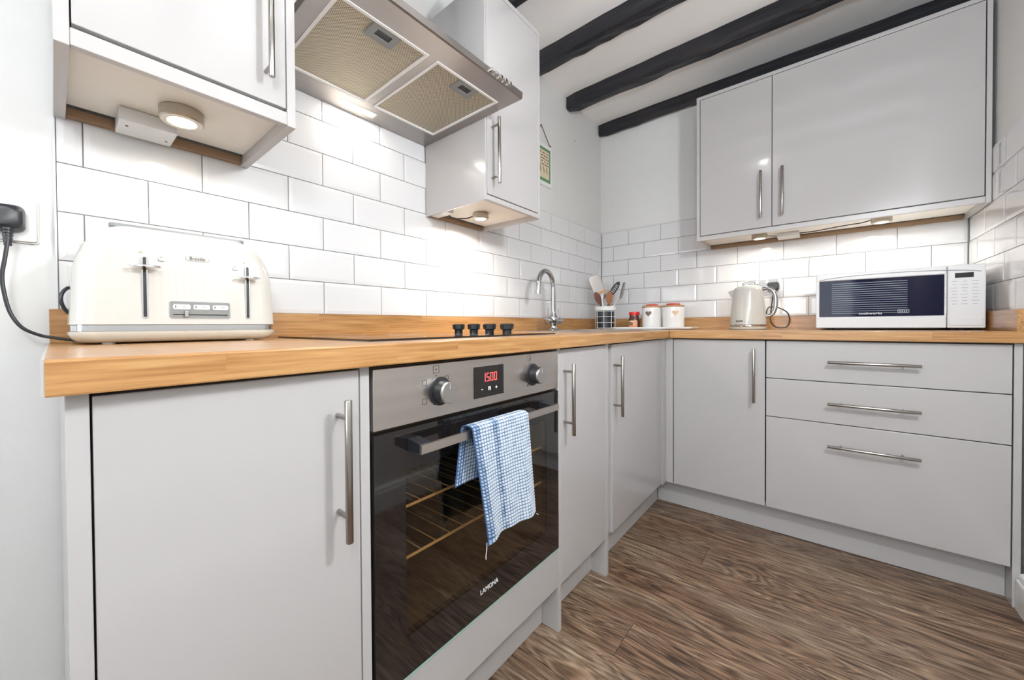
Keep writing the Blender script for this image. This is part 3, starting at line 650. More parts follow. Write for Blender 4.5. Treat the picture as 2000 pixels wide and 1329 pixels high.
# ------------------------------------------------------------------ extractor hood
hd = thing('extractor_hood', 'stainless steel chimney extractor hood with two mesh filters', 'hood', (.25, .715, 1.682))
HY0h, HY1h, HZ, HXF = .3960, 1.0345, 1.682, .495
FX0, FX1 = .098, .425; F1 = (.436, .699); F2 = (.729, .994)
m = MB(); m.box(.002, FX0, HY0h, HY1h, HZ, HZ+.004).box(FX1, HXF-.004, HY0h, HY1h, HZ, HZ+.004).box(FX0, FX1, HY0h, F1[0], HZ, HZ+.004).box(FX0, FX1, F1[1], F2[0], HZ, HZ+.004).box(FX0, FX1, F2[1], HY1h, HZ, HZ+.004)
m.prism([(HXF-.004, HZ), (HXF, HZ+.003), (HXF, HZ+.022), (HXF-.012, HZ+.026), (HXF-.012, HZ+.022), (HXF-.004, HZ+.018)], 'y', HY0h, HY1h)
m.box(.002, HXF-.01, HY0h, HY0h+.002, HZ+.004, HZ+.024).box(.002, HXF-.01, HY1h-.002, HY1h, HZ+.004, HZ+.024)
m.loft([[(.002, HY0h, HZ+.024), (HXF-.012, HY0h, HZ+.024), (HXF-.012, HY1h, HZ+.024), (.002, HY1h, HZ+.024)], [(.002, .585, 1.86), (.250, .585, 1.86), (.250, .845, 1.86), (.002, .845, 1.86)]], smooth=False)
m.build('canopy', 'hood_steel', hd)
MB().bbox(.002, .245, .590, .840, 1.855, CEIL-.002, .001).build('chimney', 'chimney_steel', hd)
for (a, b) in (F1, F2):
    f = MB().box(FX0+.008, FX1-.008, a+.008, b-.008, HZ+.002, HZ+.006).build('filter', 'filter_mesh', hd)
    g = .008
    MB().box(FX0, FX0+g, a, b, HZ-.002, HZ+.004).box(FX1-g, FX1, a, b, HZ-.002, HZ+.004).box(FX0+g, FX1-g, a, a+g, HZ-.002, HZ+.004).box(FX0+g, FX1-g, b-g, b, HZ-.002, HZ+.004).build('filter_frame', 'white_gloss_paint', f)
    mid = (a+b)/2+.008
    MB().box(FX1-.062, FX1-.010, mid-.040, mid-.022, HZ-.002, HZ+.003).box(FX1-.062, FX1-.010, mid+.022, mid+.040, HZ-.002, HZ+.003).box(FX1-.062, FX1-.045, mid-.022, mid+.022, HZ-.002, HZ+.003).box(FX1-.022, FX1-.010, mid-.022, mid+.022, HZ-.002, HZ+.003).build('latch', 'grey_plastic', f)
    MB().box(FX1-.045, FX1-.022, mid-.022, mid+.022, HZ+.0005, HZ+.003).build('latch_recess', 'black_plastic', f)
MB().box(.030, .066, .640, .770, HZ-.0008, HZ+.001).build('light_frame', 'steel', hd)
MB().box(.036, .060, .646, .764, HZ-.0016, HZ-.0004).build('light_lens', 'hood_glow', hd)
lamp('AREA', 'hood_lamp', (.048, .705, HZ-.003), HOOD_W, (1, .93, .82), .024, shape='RECTANGLE', size_y=.118)
for i in range(5):
    MB().lathe([(.0055, 0), (.0055, .008), (.0045, .0095), (.0001, .0095)], (HXF, .874+i*.022, HZ+.013), 14, 'x').build('push_button', 'chrome', hd)

# ------------------------------------------------------------------ hob
hb = thing('hob', 'black glass electric hob set in the oak worktop above the oven', 'hob', (.3, .79, ZW))
MB().prism([(.070, .432), (.545, .432), (.545, 1.150), (.070, 1.150)], 'z', ZW, ZW+.0045).build('glass', 'black_gloss', hb)
zr = ZW+.0047
for (cx, cy, r) in ((.18, .56, .075), (.18, .83, .095), (.42, .56, .095), (.42, .83, .075)):
    MB().lathe([(r, -.0003), (r, 0), (r-.002, 0), (r-.002, -.0003)], (cx, cy, zr), 48).build('cooking_zone', 'marking_grey', hb)
for kx in (.225, .302, .376, .452):
    k = MB().lathe([(.0150, 0), (.0150, .010), (.0165, .013), (.0215, .015), (.0235, .030), (.0225, .0315), (.0001, .0315)], (kx, 1.000, ZW+.0045), 24).build('control_knob', 'black_plastic', hb)
    MB().box(kx-.0225, kx+.0225, .9975, 1.0025, ZW+.036, ZW+.0375).build('pointer', 'black_plastic', k)

# ------------------------------------------------------------------ sink and tap
sk = thing('sink', 'stainless steel inset sink with drainer beside the inner corner', 'sink', (.3, 1.85, ZW))
m = MB(); a = .004
m.box(.100, SX0+.002, 1.42, 2.50, ZW, ZW+a).box(SX1-.002, .545, 1.42, 2.50, ZW, ZW+a).box(SX0+.002, SX1-.002, 1.42, SY0+.002, ZW, ZW+a).box(SX0+.002, SX1-.002, SY1-.002, 2.50, ZW, ZW+a)
for i in range(7): m.box(.17+i*.045, .178+i*.045, 2.0, 2.33, ZW+a, ZW+a+.002)
m.build('rim_and_drainer', 'steel', sk)
m = MB(); b0, b1, c0, c1 = SX0+.002, SX1-.002, SY0+.002, SY1-.002
m.box(b0, b0+.002, c0, c1, .755, ZW+a).box(b1-.002, b1, c0, c1, .755, ZW+a).box(b0, b1, c0, c0+.002, .755, ZW+a).box(b0, b1, c1-.002, c1, .755, ZW+a).box(b0, b1, c0, c1, .753, .755)
m.build('bowl', 'steel', sk)
tp = thing('kitchen_tap', 'chrome mixer tap with swan-neck spout and two side levers', 'tap', (.115, 1.845, ZW+.004))
tx, ty, z0 = .115, 1.845, ZW+.004
MB().lathe([(.030, 0), (.030, .004), (.022, .010), (.019, .020), (.021, .035), (.026, .048), (.026, .066), (.020, .078), (.016, .088), (.0145, .10)], (tx, ty, z0), 28).build('body', 'dark_chrome', tp)
pts = [(tx, ty, z0+.09), (tx, ty, z0+.235)]
for i in range(1, 17):
    a = PI*i/16*1.02; pts.append((tx+.018*(1-math.cos(a))/2, ty-.0870*(1-math.cos(a)), z0+.235+.078*math.sin(a)*1.05))
pts.append((tx+.018, ty-.176, z0+.195))
MB().tube(pts, .0132, 16).build('spout', 'dark_chrome', tp)
MB().lathe([(.0146, -.010), (.0146, .010)], (tx+.018, ty-.176, z0+.200), 18).build('aerator', 'dark_chrome', tp)
for s in (-1, 1):
    h = MB().lathe([(.0145, 0), (.0165, s*.012), (.019, s*.030), (.020, s*.048), (.016, s*.053), (.0001, s*.054)], (tx, ty+s*.020, z0+.052), 22, 'y').build('valve', 'dark_chrome', tp)
    MB().tube([(tx, ty+s*.056, z0+.066), (tx, ty+s*.057, z0+.090), (tx, ty+s*.057, z0+.122)], [.004, .0035, .003], 10).build('lever', 'dark_chrome', h)

# ------------------------------------------------------------------ toaster
def toaster():
    t = thing('toaster', 'cream ribbed four-slice toaster with chrome trim on the left worktop', 'toaster', (.12, .203, ZW))
    YL, YR, XB, XF = .0275, .3785, .026, .214; yc = (YL+YR)/2; xc = (XB+XF)/2; hw = (YR-YL)/2; hd_ = (XF-XB)/2
    def ring(z, ay, ax, r, rib=0.0):
        n = 12; pts = []
        for (cy, cx, s0) in ((ay-r, -ax+r, -PI/2), (ay-r, ax-r, 0), (-ay+r, ax-r, PI/2), (-ay+r, -ax+r, PI)):
            for i in range(n+1): a = s0+PI/2*i/n; pts.append((cx+r*math.sin(a+0), cy+r*math.cos(a+0)))
        # resample straight spans for the ribs
        out = []
        m = len(pts)
        for i in range(m):
            p, q = pts[i], pts[(i+1) % m]; d = math.hypot(q[0]-p[0], q[1]-p[1]); k = max(1, int(d/.004))
            for j in range(k): out.append((p[0]+(q[0]-p[0])*j/k, p[1]+(q[1]-p[1])*j/k))
        res = []
        for (x, y) in out:
            f = rib*abs(math.sin(y*PI/.0125)) if abs(x) > ax-.004 else 0
            res.append((xc+x+(f if x > 0 else -f), yc+y, z))
        return res
    N0 = None
    rings = []
    zs = [.9480, .955, .97, .99, 1.01, 1.03, 1.05, 1.065, 1.08, 1.095, 1.111, 1.124, 1.134, 1.141, 1.1455, 1.1480]
    base = ring(0, hw, hd_, .030, 0)
    for z in zs:
        q = max(0, (z-1.045)/(.103)); ins = .074*(1-math.sqrt(max(0, 1-q*q*.98)))+ (z-.948)*.05
        qx = max(0, (z-1.100)/.048); insx = .034*(1-math.sqrt(max(0, 1-qx*qx*.98)))+(z-.948)*.05
        rib = .0006*min(1, max(0, (1.11-z)/.03))
        rr = []
        for (x, y, _) in base:
            dx, dy = x-xc, y-yc
            f = rib*(abs(math.sin(dy*PI/.0125))) if abs(dx) > hd_-.004 else 0
            sx = (hd_-insx)/hd_; sy = (hw-ins)/hw
            rr.append((xc+dx*sx+(f if dx > 0 else -f), yc+dy*sy, z))
        rings.append(rr)
    MB().loft(rings).build('shell', 'cream_enamel', t)
    def sc(sx, z): return [(xc+(x-xc)*(hd_+sx)/hd_, yc+(y-yc)*(hw+sx)/hw, z) for (x, y, _) in base]
    MB().loft([sc(-.003, .9345), sc(-.0015, .936), sc(-.0015, .9468), sc(-.003, .9482)]).build('chrome_band', 'chrome', t)
    MB().loft([sc(-.020, .9130), sc(-.010, .9150), sc(-.003, .9220), sc(.0010, .9300), sc(.0010, .9340), sc(-.001, .9346)]).build('base', 'cream_base', t)
    for fx in (.055, .185):
        for fy in (.08, .325): MB().lathe([(.010, 0), (.010, .006)], (fx, fy, ZW), 16).build('foot', 'cream_base', t)
    # bread slots on top
    for sx in (.085, .150):
        MB().prism(rrect(sx-.013, sx+.013, .085, .325, .012), 'z', 1.1475, 1.1545).build('bread_slot', 'grey_plastic', t)
        MB().prism(rrect(sx-.010, sx+.010, .089, .321, .009), 'z', 1.1540, 1.1550).build('slot_opening', 'black_plastic', t)
    xf = lambda z: XF-(z-.948)*.05
    for ly, lz in ((.131, 1.0635), (.3135, 1.0570)):
        tilt = Matrix.Identity(4)
        sl = MB().prism(rrect(ly-.0045, ly+.0045, .960, 1.086, .004), 'x', XF-.012, XF+.0012)
        s_o = sl.build('lever_track', 'chrome', t)
        MB().prism(rrect(ly-.0026, ly+.0026, .963, 1.083, .0025), 'x', XF-.004, XF+.0016).build('track_slot', 'black_plastic', s_o)
        rr = []
        for a in (0, .25, .5, .75, 1): pass
        m = MB(); n = 20
        out = [(.024*math.cos(2*PI*i/n), .011*math.sin(2*PI*i/n)) for i in range(n)]
        m.loft([[(XF+.014+q[1]*.6, ly+q[0]*.6, lz-.004) for q in out], [(XF+.014+q[1], ly+q[0], lz-.0015) for q in out], [(XF+.014+q[1], ly+q[0], lz+.0015) for q in out], [(XF+.014+q[1]*.7, ly+q[0]*.7, lz+.003) for q in out]])
        m.box(XF-.002, XF+.010, ly-.003, ly+.003, lz-.002, lz+.002)
        m.build('lever', 'chrome', t)
        MB().lathe([(.0028, 0), (.0028, .0012), (.0001, .0013)], (XF-.006, ly-.004, 1.094), 10, 'x').build('rivet', 'cream_base', t)
    # control plate with three buttons and a browning slider
    pl = MB().prism(rrect(.170, .276, .9620, .9960, .004), 'x', XF-.006, XF+.0020).build('control_plate', 'grey_plastic', t)
    MB().prism(rrect(.1685, .2775, .9605, .9975, .005), 'x', XF-.006, XF+.0012).build('plate_rim', 'chrome', pl)
    for i in range(3):
        y0 = .1745+i*.0345; b = MB().prism(rrect(y0, y0+.0295, .9800, .9905, .003), 'x', XF+.001, XF+.0035).build('button', 'white_plastic', pl)
        MB().box(XF+.0034, XF+.0038, y0+.0035, y0+.0050, .9828, .9880).box(XF+.0034, XF+.0038, y0+.0165, y0+.0215, .9848, .9858).build('button_mark', 'marking_grey', b) if False else None
        mm = MB().box(XF+.0034, XF+.0038, y0+.0035, y0+.0050, .9828, .9880); mm.build('button_mark', 'marking_black', pl)
        MB().box(XF+.0034, XF+.0038, y0+.0165, y0+.0215, .9844, .9862).build('button_symbol', 'marking_grey', pl)
    MB().box(XF+.0019, XF+.0024, .1745, .2720, .9675, .9700).build('slider_slot', 'black_plastic', pl)
    MB().bbox(XF+.002, XF+.010, .1925, .1995, .9640, .9765, .001).build('slider', 'chrome', pl)
    # badge
    bz, by = 1.0905, .219
    bd = MB().prism(rrect(by-.0215, by+.0215, bz-.0055, bz+.0055, .0054), 'x', XF-.012, XF-.0055).build('badge', 'marking_grey', t)
    MB().prism(rrect(by-.0203, by+.0203, bz-.0044, bz+.0044, .0043), 'x', XF-.011, XF-.0053).build('badge_face', 'cream_enamel', bd)
    text('Breville', 'lettering', 'marking_black', bd, .0100, rot=FACE_PX, loc=(XF-.0051, by, bz), sx=.95)
    m = MB()
    for y, z in ((.158, 1.084), (.290, 1.079)):
        for a in ((y-.005, y+.005, z-.005, z-.0044), (y-.005, y-.0044, z-.004, z+.001), (y-.002, y+.002, z+.003, z+.0036)): m.box(XF-.006, XF-.0035, *a)
    m.build('symbols', 'marking_grey', t)
    # plug and cord
    cord = [(.034, -.0485, 1.112), (.036, -.052, 1.08), (.037, -.056, 1.043), (.038, -.053, 1.005), (.039, -.046, .970), (.041, -.032, .943), (.044, -.010, .928), (.048, .008, .9225), (.052, .034, .9170), (.070, .060, .9145)]
    MB().tube(smooth_path(cord), .0032, 10).build('power_cord', 'black_plastic', t)
    loop = [(.090, .045, 1.022), (.095, .030, 1.023), (.100, .021, 1.011), (.102, .0195, .995), (.100, .025, .978), (.095, .034, .968)]
    MB().tube(smooth_path(loop), .0032, 10).build('cord_loop', 'black_plastic', t)
    p = MB().loft([[(.0035, a, b) for a, b in rrect(-.088, -.026, 1.137, 1.189, .012)], [(.020, a, b) for a, b in rrect(-.088, -.026, 1.137, 1.189, .012)], [(.032, a, b) for a, b in rrect(-.085, -.029, 1.140, 1.186, .014)], [(.037, a, b) for a, b in rrect(-.078, -.036, 1.146, 1.180, .012)]]).build('plug', 'black_plastic', t)
    m = MB()
    for i in range(6): m.lathe([(.0085-i*.0006, -.0045), (.0085-i*.0006, 0)], (.026, -.0485, 1.141-i*.0062), 14)
    m.cyl((.026, -.0485, 1.141), (.028, -.0485, 1.106), .0048, 12); m.build('cord_guard', 'black_plastic', t)
def smooth_path(pts, sub=6):
    P = [Vector(p) for p in pts]; out = []
    for i in range(len(P)-1):
        p0, p1, p2, p3 = P[max(i-1, 0)], P[i], P[i+1], P[min(i+2, len(P)-1)]
        for k in range(sub):
            t = k/sub; out.append(.5*((2*p1)+(p2-p0)*t+(2*p0-5*p1+4*p2-p3)*t*t+(3*p1-p0-3*p2+p3)*t**3))
    out.append(P[-1]); return out
toaster()
# socket on the left wall
s = thing('wall_socket', 'white double wall socket with chrome edge beside the toaster', 'socket', (-.005, -.08, 1.16))
MB().prism(rrect(-.156, -.0085, 1.1180, 1.2105, .006), 'x', -.0095, -.0035).build('edge_plate', 'handle_steel', s)
MB().prism(rrect(-.153, -.0115, 1.1210, 1.2075, .005), 'x', -.0036, .0030).build('face_plate', 'white_plastic', s)
for a in (-.060, -.118): MB().bbox(.0028, .006, a, a+.012, 1.190, 1.2040, .001).build('switch', 'white_plastic', s)

# ------------------------------------------------------------------ kettle
def kettle():
    cx, cy = .930, 2.505; z0 = ZW
    t = thing('kettle', 'cream electric kettle with chrome handle in front of the back socket', 'kettle', (cx, cy, z0))
    MB().lathe([(.078, 0), (.084, .003), (.085, .012), (.082, .0165)], (cx, cy, z0), 40).build('base', 'cream_base', t)
    MB().lathe([(.0835, .0165), (.0842, .018), (.0842, .0265), (.0830, .028)], (cx, cy, z0), 40).build('chrome_band', 'chrome', t)
    MB().lathe([(.0832, .028), (.0826, .04), (.080, .08), (.0755, .13), (.070, .18), (.066, .208), (.0635, .220), (.058, .228), (.0001, .2285)], (cx, cy, z0), 44).build('body', 'cream_enamel', t)
    MB().lathe([(.052, .2285), (.050, .233), (.040, .2375), (.0001, .239)], (cx, cy, z0), 36).build('lid', 'cream_enamel', t)
    MB().tube(smooth_path([(cx-.020, cy, z0+.236), (cx-.021, cy, z0+.247), (cx-.014, cy, z0+.251), (cx+.018, cy, z0+.252), (cx+.026, cy, z0+.246), (cx+.026, cy, z0+.236)], 4), .0055, 10).build('lid_handle', 'dark_chrome', t)
    # spout
    MB().loft([[(cx-.050, cy-.028, z0+.222), (cx-.050, cy+.028, z0+.222), (cx-.066, cy+.018, z0+.165), (cx-.066, cy-.018, z0+.165)],
               [(cx-.075, cy-.016, z0+.215), (cx-.075, cy+.016, z0+.215), (cx-.077, cy+.010, z0+.180), (cx-.077, cy-.010, z0+.180)],
               [(cx-.092, cy-.008, z0+.210), (cx-.092, cy+.008, z0+.210), (cx-.088, cy+.004, z0+.200), (cx-.088, cy-.004, z0+.200)]], smooth=False).build('spout', 'cream_enamel', t)
    hp = [(cx+.058, cy, z0+.212), (cx+.085, cy, z0+.219), (cx+.108, cy, z0+.205), (cx+.120, cy, z0+.170), (cx+.121, cy, z0+.130), (cx+.114, cy, z0+.095), (cx+.098, cy, z0+.075), (cx+.074, cy, z0+.072)]
    sp = smooth_path(hp); n = len(sp)
    MB().tube(sp, [.0105-.003*abs(i/n-.4) for i in range(n)], 14).build('handle', 'dark_chrome', t)
    bd = MB().prism(rrect(cx-.043, cx-.013, z0+.042, z0+.050, .0038), 'y', cy-.0835, cy-.060).build('badge', 'marking_black', t)
    text('Breville', 'lettering', 'label_cream', bd, .0070, rot=FACE_MY, loc=(cx-.028, cy-.0837, z0+.046), sx=.95)
    # cord: plug on the wall, loop on the worktop
    cp = [(1.028, L-.030, 1.130), (1.024, L-.033, 1.085), (1.018, L-.045, 1.02), (1.016, L-.060, .975), (1.022, L-.075, .945), (1.045, L-.085, .921), (1.085, L-.080, .923), (1.100, L-.065, .955), (1.090, L-.050, 1.000), (1.055, L-.045, 1.027), (1.020, L-.070, 1.035), (1.005, L-.090, 1.02), (.998, L-.12, .96), (.992, L-.15, .922)]
    MB().tube(smooth_path(cp), .0032, 8).build('power_cord', 'black_plastic', t)
    MB().loft([[(a, L-.0125, b) for a, b in rrect(1.000, 1.052, 1.128, 1.176, .012)], [(a, L-.030, b) for a, b in rrect(1.000, 1.052, 1.128, 1.176, .012)], [(a, L-.042, b) for a, b in rrect(1.006, 1.046, 1.134, 1.170, .012)]]).build('plug', 'black_plastic', t)
kettle()
s = thing('wall_socket', 'steel framed double wall socket behind the kettle', 'socket', (.98, L, 1.15))
MB().prism(rrect(.900, 1.055, 1.110, 1.200, .004), 'y', L-.006, L-.0003).build('edge_plate', 'white_plastic', s)
MB().prism(rrect(.906, 1.047, 1.117, 1.194, .003), 'y', L-.0085, L-.005).build('face_plate', 'marking_grey', s)
for a in (.945, .990): MB().bbox(a, a+.012, L-.0125, L-.008, 1.172, 1.188, .001).build('switch', 'white_plastic', s)

# ------------------------------------------------------------------ microwave
def microwave():
    X0, X1, Y0, Y1, Z0, Z1 = 1.2110, 1.6960, 2.335, 2.690, .9190, 1.1640
    t = thing('microwave', 'white microwave oven with dark glass door on the back worktop', 'microwave', (1.45, 2.5, ZW))
    MB().bbox(X0+.003, X1-.003, Y0+.028, Y1, Z0+.004, Z1-.002, .006).build('casing', 'white_plastic', t)
    for fx in (X0+.05, X1-.05):
        for fy in (Y0+.06, Y1-.05): MB().lathe([(.014, 0), (.016, .012)], (fx, fy, ZW), 16).build('foot', 'black_plastic', t)
    XS = 1.600
    W0, W1, V0, V1 = X0+.012, XS-.006, Z0+.050, Z1-.033
    # door frame: profile with a bowed top and bottom rail, window set in
    m = MB(); yb = Y0+.027
    m.bbox(X0, XS, Y0, yb, Z0, V0, .004).bbox(X0, XS, Y0, yb, V1, Z1, .004).bbox(X0, W0, Y0+.001, yb, V0-.003, V1+.003, .002).bbox(W1, XS, Y0+.001, yb, V0-.003, V1+.003, .001)
    d = m.build('door', 'white_plastic', t)
    MB().box(W0-.001, W1+.001, Y0+.004, Y0+.020, V0-.001, V1+.001).build('window_pane', 'mw_glass', d)
    # bowed seam line under the top rail
    pts = [(X0+.012+(X1-X0-.024)*i/20, Y0-.0006, V1+.004+.016*math.sin(PI*i/20)**.6) for i in range(21)]
    MB().tube(pts, .0016, 6).build('top_bead', 'marking_grey', t)
    sc = MB()
    for i in range(15): z = V0+.014+i*.0094; sc.box(W0+.042, W1-.098+.05*0, Y0+.0036, Y0+.0042, z, z+.0028)
    sc.build('blind_reflection', 'mw_reflection', d)  # reflection of the window blind, laid on the glass as pale lines
    text('cookworks', 'lettering', 'marking_white', d, .0150, rot=FACE_MY, loc=(W0+.165, Y0+.0036, V0+.0135), sx=1.05)
    m = MB(); bx, bz = W0+.262, V0+.020
    m.box(bx-.016, bx+.016, Y0+.0033, Y0+.0040, bz+.006, bz+.0075).box(bx-.016, bx+.016, Y0+.0033, Y0+.0040, bz-.0075, bz-.006).box(bx-.016, bx-.0145, Y0+.0033, Y0+.0040, bz-.006, bz+.006).box(bx+.0145, bx+.016, Y0+.0033, Y0+.0040, bz-.006, bz+.006)
    for i in range(4): m.box(bx-.011+i*.006, bx-.008+i*.006, Y0+.0033, Y0+.0040, bz-.003, bz+.003)
    m.build('power_mark', 'marking_grey', d)
    cp = MB().bbox(XS+.0015, X1, Y0, Y0+.028, Z0, Z1, .004).build('control_panel', 'white_plastic', t)
    MB().box(XS+.020, XS+.066, Y0-.0008, Y0+.001, Z1-.050, Z1-.031).build('display', 'black_gloss', cp)
    m = MB(); rows = [Z1-.064-i*.0125 for i in range(8)]
    for i, z in enumerate(rows):
        for j in range(3):
            wdt = (.009, .007, .011)[(i+j) % 3]; cx = XS+.020+j*.026; m.box(cx-wdt, cx+wdt*.6, Y0-.0006, Y0+.001, z-.0009, z+.0009)
    m.build('button_print', 'marking_grey', cp)
    for z, wdt in ((Z0+.073, .016), (Z0+.060, .011)): MB().prism(rrect(XS+.044-wdt, XS+.044+wdt, z-.0028, z+.0028, .0025), 'y', Y0-.0012, Y0+.001).build('button', 'white_plastic', cp)
    ob = MB().bbox(XS+.006, X1-.006, Y0-.0025, Y0+.004, Z0+.010, Z0+.040, .002).build('open_button', 'white_plastic', cp)
microwave()

# ------------------------------------------------------------------ tray, canisters, coffee jar
tr = thing('serving_tray', 'white rectangular tray under the canisters and coffee jar', 'tray', (.44, 2.5, ZW))
MB().loft([[(a, b, ZW+.0042) for a, b in rrect(.212, .668, 2.406, 2.614, .028)], [(a, b, ZW+.0060) for a, b in rrect(.207, .673, 2.401, 2.619, .030)], [(a, b, ZW+.0150) for a, b in rrect(.206, .674, 2.400, 2.620, .030)], [(a, b, ZW+.0158) for a, b in rrect(.209, .671, 2.403, 2.617, .028)], [(a, b, ZW+.0150) for a, b in rrect(.212, .668, 2.406, 2.614, .026)], [(a, b, ZW+.0090) for a, b in rrect(.216, .664, 2.410, 2.610, .024)]], smooth=False).build('dish', 'ceramic', tr)
def heart(s, n=26):
    pts = []
    for i in range(n):
        t = 2*PI*i/n; pts.append((s*.062*16*math.sin(t)**3, s*.062*(13*math.cos(t)-5*math.cos(2*t)-2*math.cos(3*t)-math.cos(4*t))))
    return pts
def canister(cx, cy, r, label, hm, hx):
    t = thing('canister', label, 'canister', (cx, cy, ZW+.0092), 'white canisters on the tray'); z0 = ZW+.0092
    MB().lathe([(r*.93, 0), (r*.97, .003), (r, .012), (r, .118), (r*.98, .126), (r*.94, .128)], (cx, cy, z0), 40).build('body', 'ceramic', t)
    MB().lathe([(r*.96, .128), (r*1.02, .129), (r*1.02, .136), (r*.98, .138), (.0001, .138)], (cx, cy, z0), 36).build('lid', 'lid_wood', t)
    MB().lathe([(r*.62, .138), (r*.66, .141), (r*.60, .147), (r*.3, .150), (.0001, .1505)], (cx, cy, z0), 24).build('lid_pad', 'red_paint', t)
    # heart wrapped on the surface
    hp = heart(.0190); m = MB()
    def on(p, rr):
        a = -PI/2+hx+p[0]/r; return (cx+rr*math.cos(a), cy+rr*math.sin(a), z0+.090+p[1])
    n = len(hp); vs = [on((0, 0), r+.0008)]+[on(p, r+.0008) for p in hp]+[on(p, r-.001) for p in hp]
    m.add(vs, [(0, 1+i, 1+(i+1) % n) for i in range(n)]+[(1+i, 1+n+i, 1+n+(i+1) % n, 1+(i+1) % n) for i in range(n)])
    m.build('heart', hm, t)
canister(.430, 2.500, .0575, 'white ceramic canister with a dark brown heart next to the coffee jar', 'heart_brown', -.05)
canister(.556, 2.495, .0600, 'white ceramic canister with a pale tan heart at the tray end', 'heart_tan', .45)
def jar():
    cx, cy, z0 = .322, 2.495, ZW+.0092
    t = thing('coffee_jar', 'small coffee jar with red lid and orange label on the tray', 'jar', (cx, cy, z0))
    MB().lathe([(.033, 0), (.036, .003), (.036, .048), (.032, .064), (.028, .078), (.028, .083)], (cx, cy, z0), 28).build('glass', 'coffee_glass', t)
    MB().lathe([(.0315, .082), (.0325, .084), (.0325, .101), (.0310, .104), (.0001, .104)], (cx, cy, z0), 28).build('lid', 'lid_red', t)
    def patch(a0, a1, zz, rad, n=10):
        vs = []; m = len(zz)
        for j, z in enumerate(zz):
            for i in range(n+1): a = a0+(a1-a0)*i/n; vs.append((cx+rad*math.cos(a), cy+rad*math.sin(a), z0+z))
        return MB().add(vs, [(j*(n+1)+i, j*(n+1)+i+1, (j+1)*(n+1)+i+1, (j+1)*(n+1)+i) for j in range(m-1) for i in range(n)], True)
    lb = patch(-PI*.80, -PI*.22, (.007, .048), .0366).build('label', 'label_orange', t)
    patch(-PI*.72, -PI*.48, (.019, .036), .0371).build('label_emblem', 'label_black', lb)
    patch(-PI*.68, -PI*.46, (.039, .045), .0371).build('label_stripe', 'label_cream', lb)
    patch(-PI*.66, -PI*.52, (.024, .030), .0376).build('label_cup', 'label_cream', lb)
    patch(-PI*.80, -PI*.22, (.003, .008), .0371).build('label_foot', 'lid_red', lb)
jar()

# ------------------------------------------------------------------ utensil holder and utensils
UX, UY, UZ = .150, 2.440, ZW+.004
uh = thing('utensil_holder', 'round white wire utensil holder with dark liner by the inner corner', 'utensil holder', (UX, UY, UZ))
MB().lathe([(.054, .004), (.056, .006), (.058, .134), (.055, .134), (.053, .010), (.0001, .010)], (UX, UY, UZ), 32).build('liner', 'holder_dark', uh)
m = MB()
for h, r in ((.006, .062), (.042, .063), (.080, .064), (.116, .0645)):
    m.tube([(UX+r*math.cos(2*PI*i/36), UY+r*math.sin(2*PI*i/36), UZ+h) for i in range(36)], 0.0017, 6, closed=True)
for i in range(8):
    a = 2*PI*i/8-.5; m.tube([(UX+.062*math.cos(a), UY+.062*math.sin(a), UZ+.003), (UX+.0645*math.cos(a), UY+.0645*math.sin(a), UZ+.134)], 0.0017, 6)
m.build('wire_cage', 'wire_white', uh)
MB().lathe([(.060, .120), (.0665, .122), (.0680, .138), (.0650, .148), (.0595, .146), (.0590, .128)], (UX, UY, UZ), 32).build('rim', 'wire_white', uh)
VD = Vector((math.cos(.72), math.sin(.72), 0))      # a direction across the corner, used to fan the tools out
FD = Vector((-VD.y, VD.x, 0))
def upt(a, d, z): return Vector((UX, UY, UZ)) + VD*a + FD*d + Vector((0, 0, z))
def flat_head(pts, th, c, tilt=0.0, lean=0.0):
    """outline in (across, up) around point c, tilted by angle, thickness along depth"""
    out0, out1 = [], []
    for a, b in pts:
        A = a*math.cos(tilt)+b*math.sin(tilt); B = -a*math.sin(tilt)+b*math.cos(tilt)
        p = Vector(c)+VD*A+Vector((0, 0, B)); out0.append(p-FD*th/2+FD*lean*B); out1.append(p+FD*th/2+FD*lean*B)
    n = len(out0)
    return MB().add(out0+out1, [tuple(range(n))[::-1], tuple(range(n, 2*n))]+[(i, (i+1) % n, n+(i+1) % n, n+i) for i in range(n)])
def ell(a, b, n=24): return [(a*math.cos(2*PI*i/n), b*math.sin(2*PI*i/n)) for i in range(n)]
t = thing('kitchen_grater', 'flat steel hand grater leaning left in the utensil holder', 'grater', upt(-.02, .0, .012))
MB().tube([upt(.010, .005, .014), upt(-.030, .0, .232)], .006, 10).build('handle', 'steel', t)
gc = upt(-.057, -.002, .298)
flat_head(rrect(-.037, .037, -.060, .058, .018), .003, gc, -.38).build('blade', 'hood_steel', t)
MB().tube([gc+VD*(a*math.cos(-.38)+b*math.sin(-.38))+Vector((0, 0, -a*math.sin(-.38)+b*math.cos(-.38))) for a, b in rrect(-.037, .037, -.060, .058, .018)], .0035, 6, closed=True).build('rim', 'handle_steel', t)
m = MB()
for i in range(6):
    for j in range(9):
        a, b = -.024+i*.0098, -.036+j*.010; A = a*math.cos(-.38)+b*math.sin(-.38); B = -a*math.sin(-.38)+b*math.cos(-.38)
        q = gc+VD*A+Vector((0, 0, B))
        m.add([q-FD*.0019+VD*.0030*math.cos(2*PI*k/6)+Vector((0, 0, .0030*math.sin(2*PI*k/6))) for k in range(6)], [tuple(range(6))])
g = m.build('grating_teeth', 'grey_plastic', t); g['kind'] = 'stuff'
flat_head(rrect(-.042, .042, -.008, .008, .004), .010, gc+VD*.025-Vector((0, 0, .056)), -.38).build('collar', 'lid_wood', t)
t = thing('wooden_spoon', 'wooden spoon standing bowl up at the front of the utensil holder', 'spoon', upt(.02, -.02, .012))
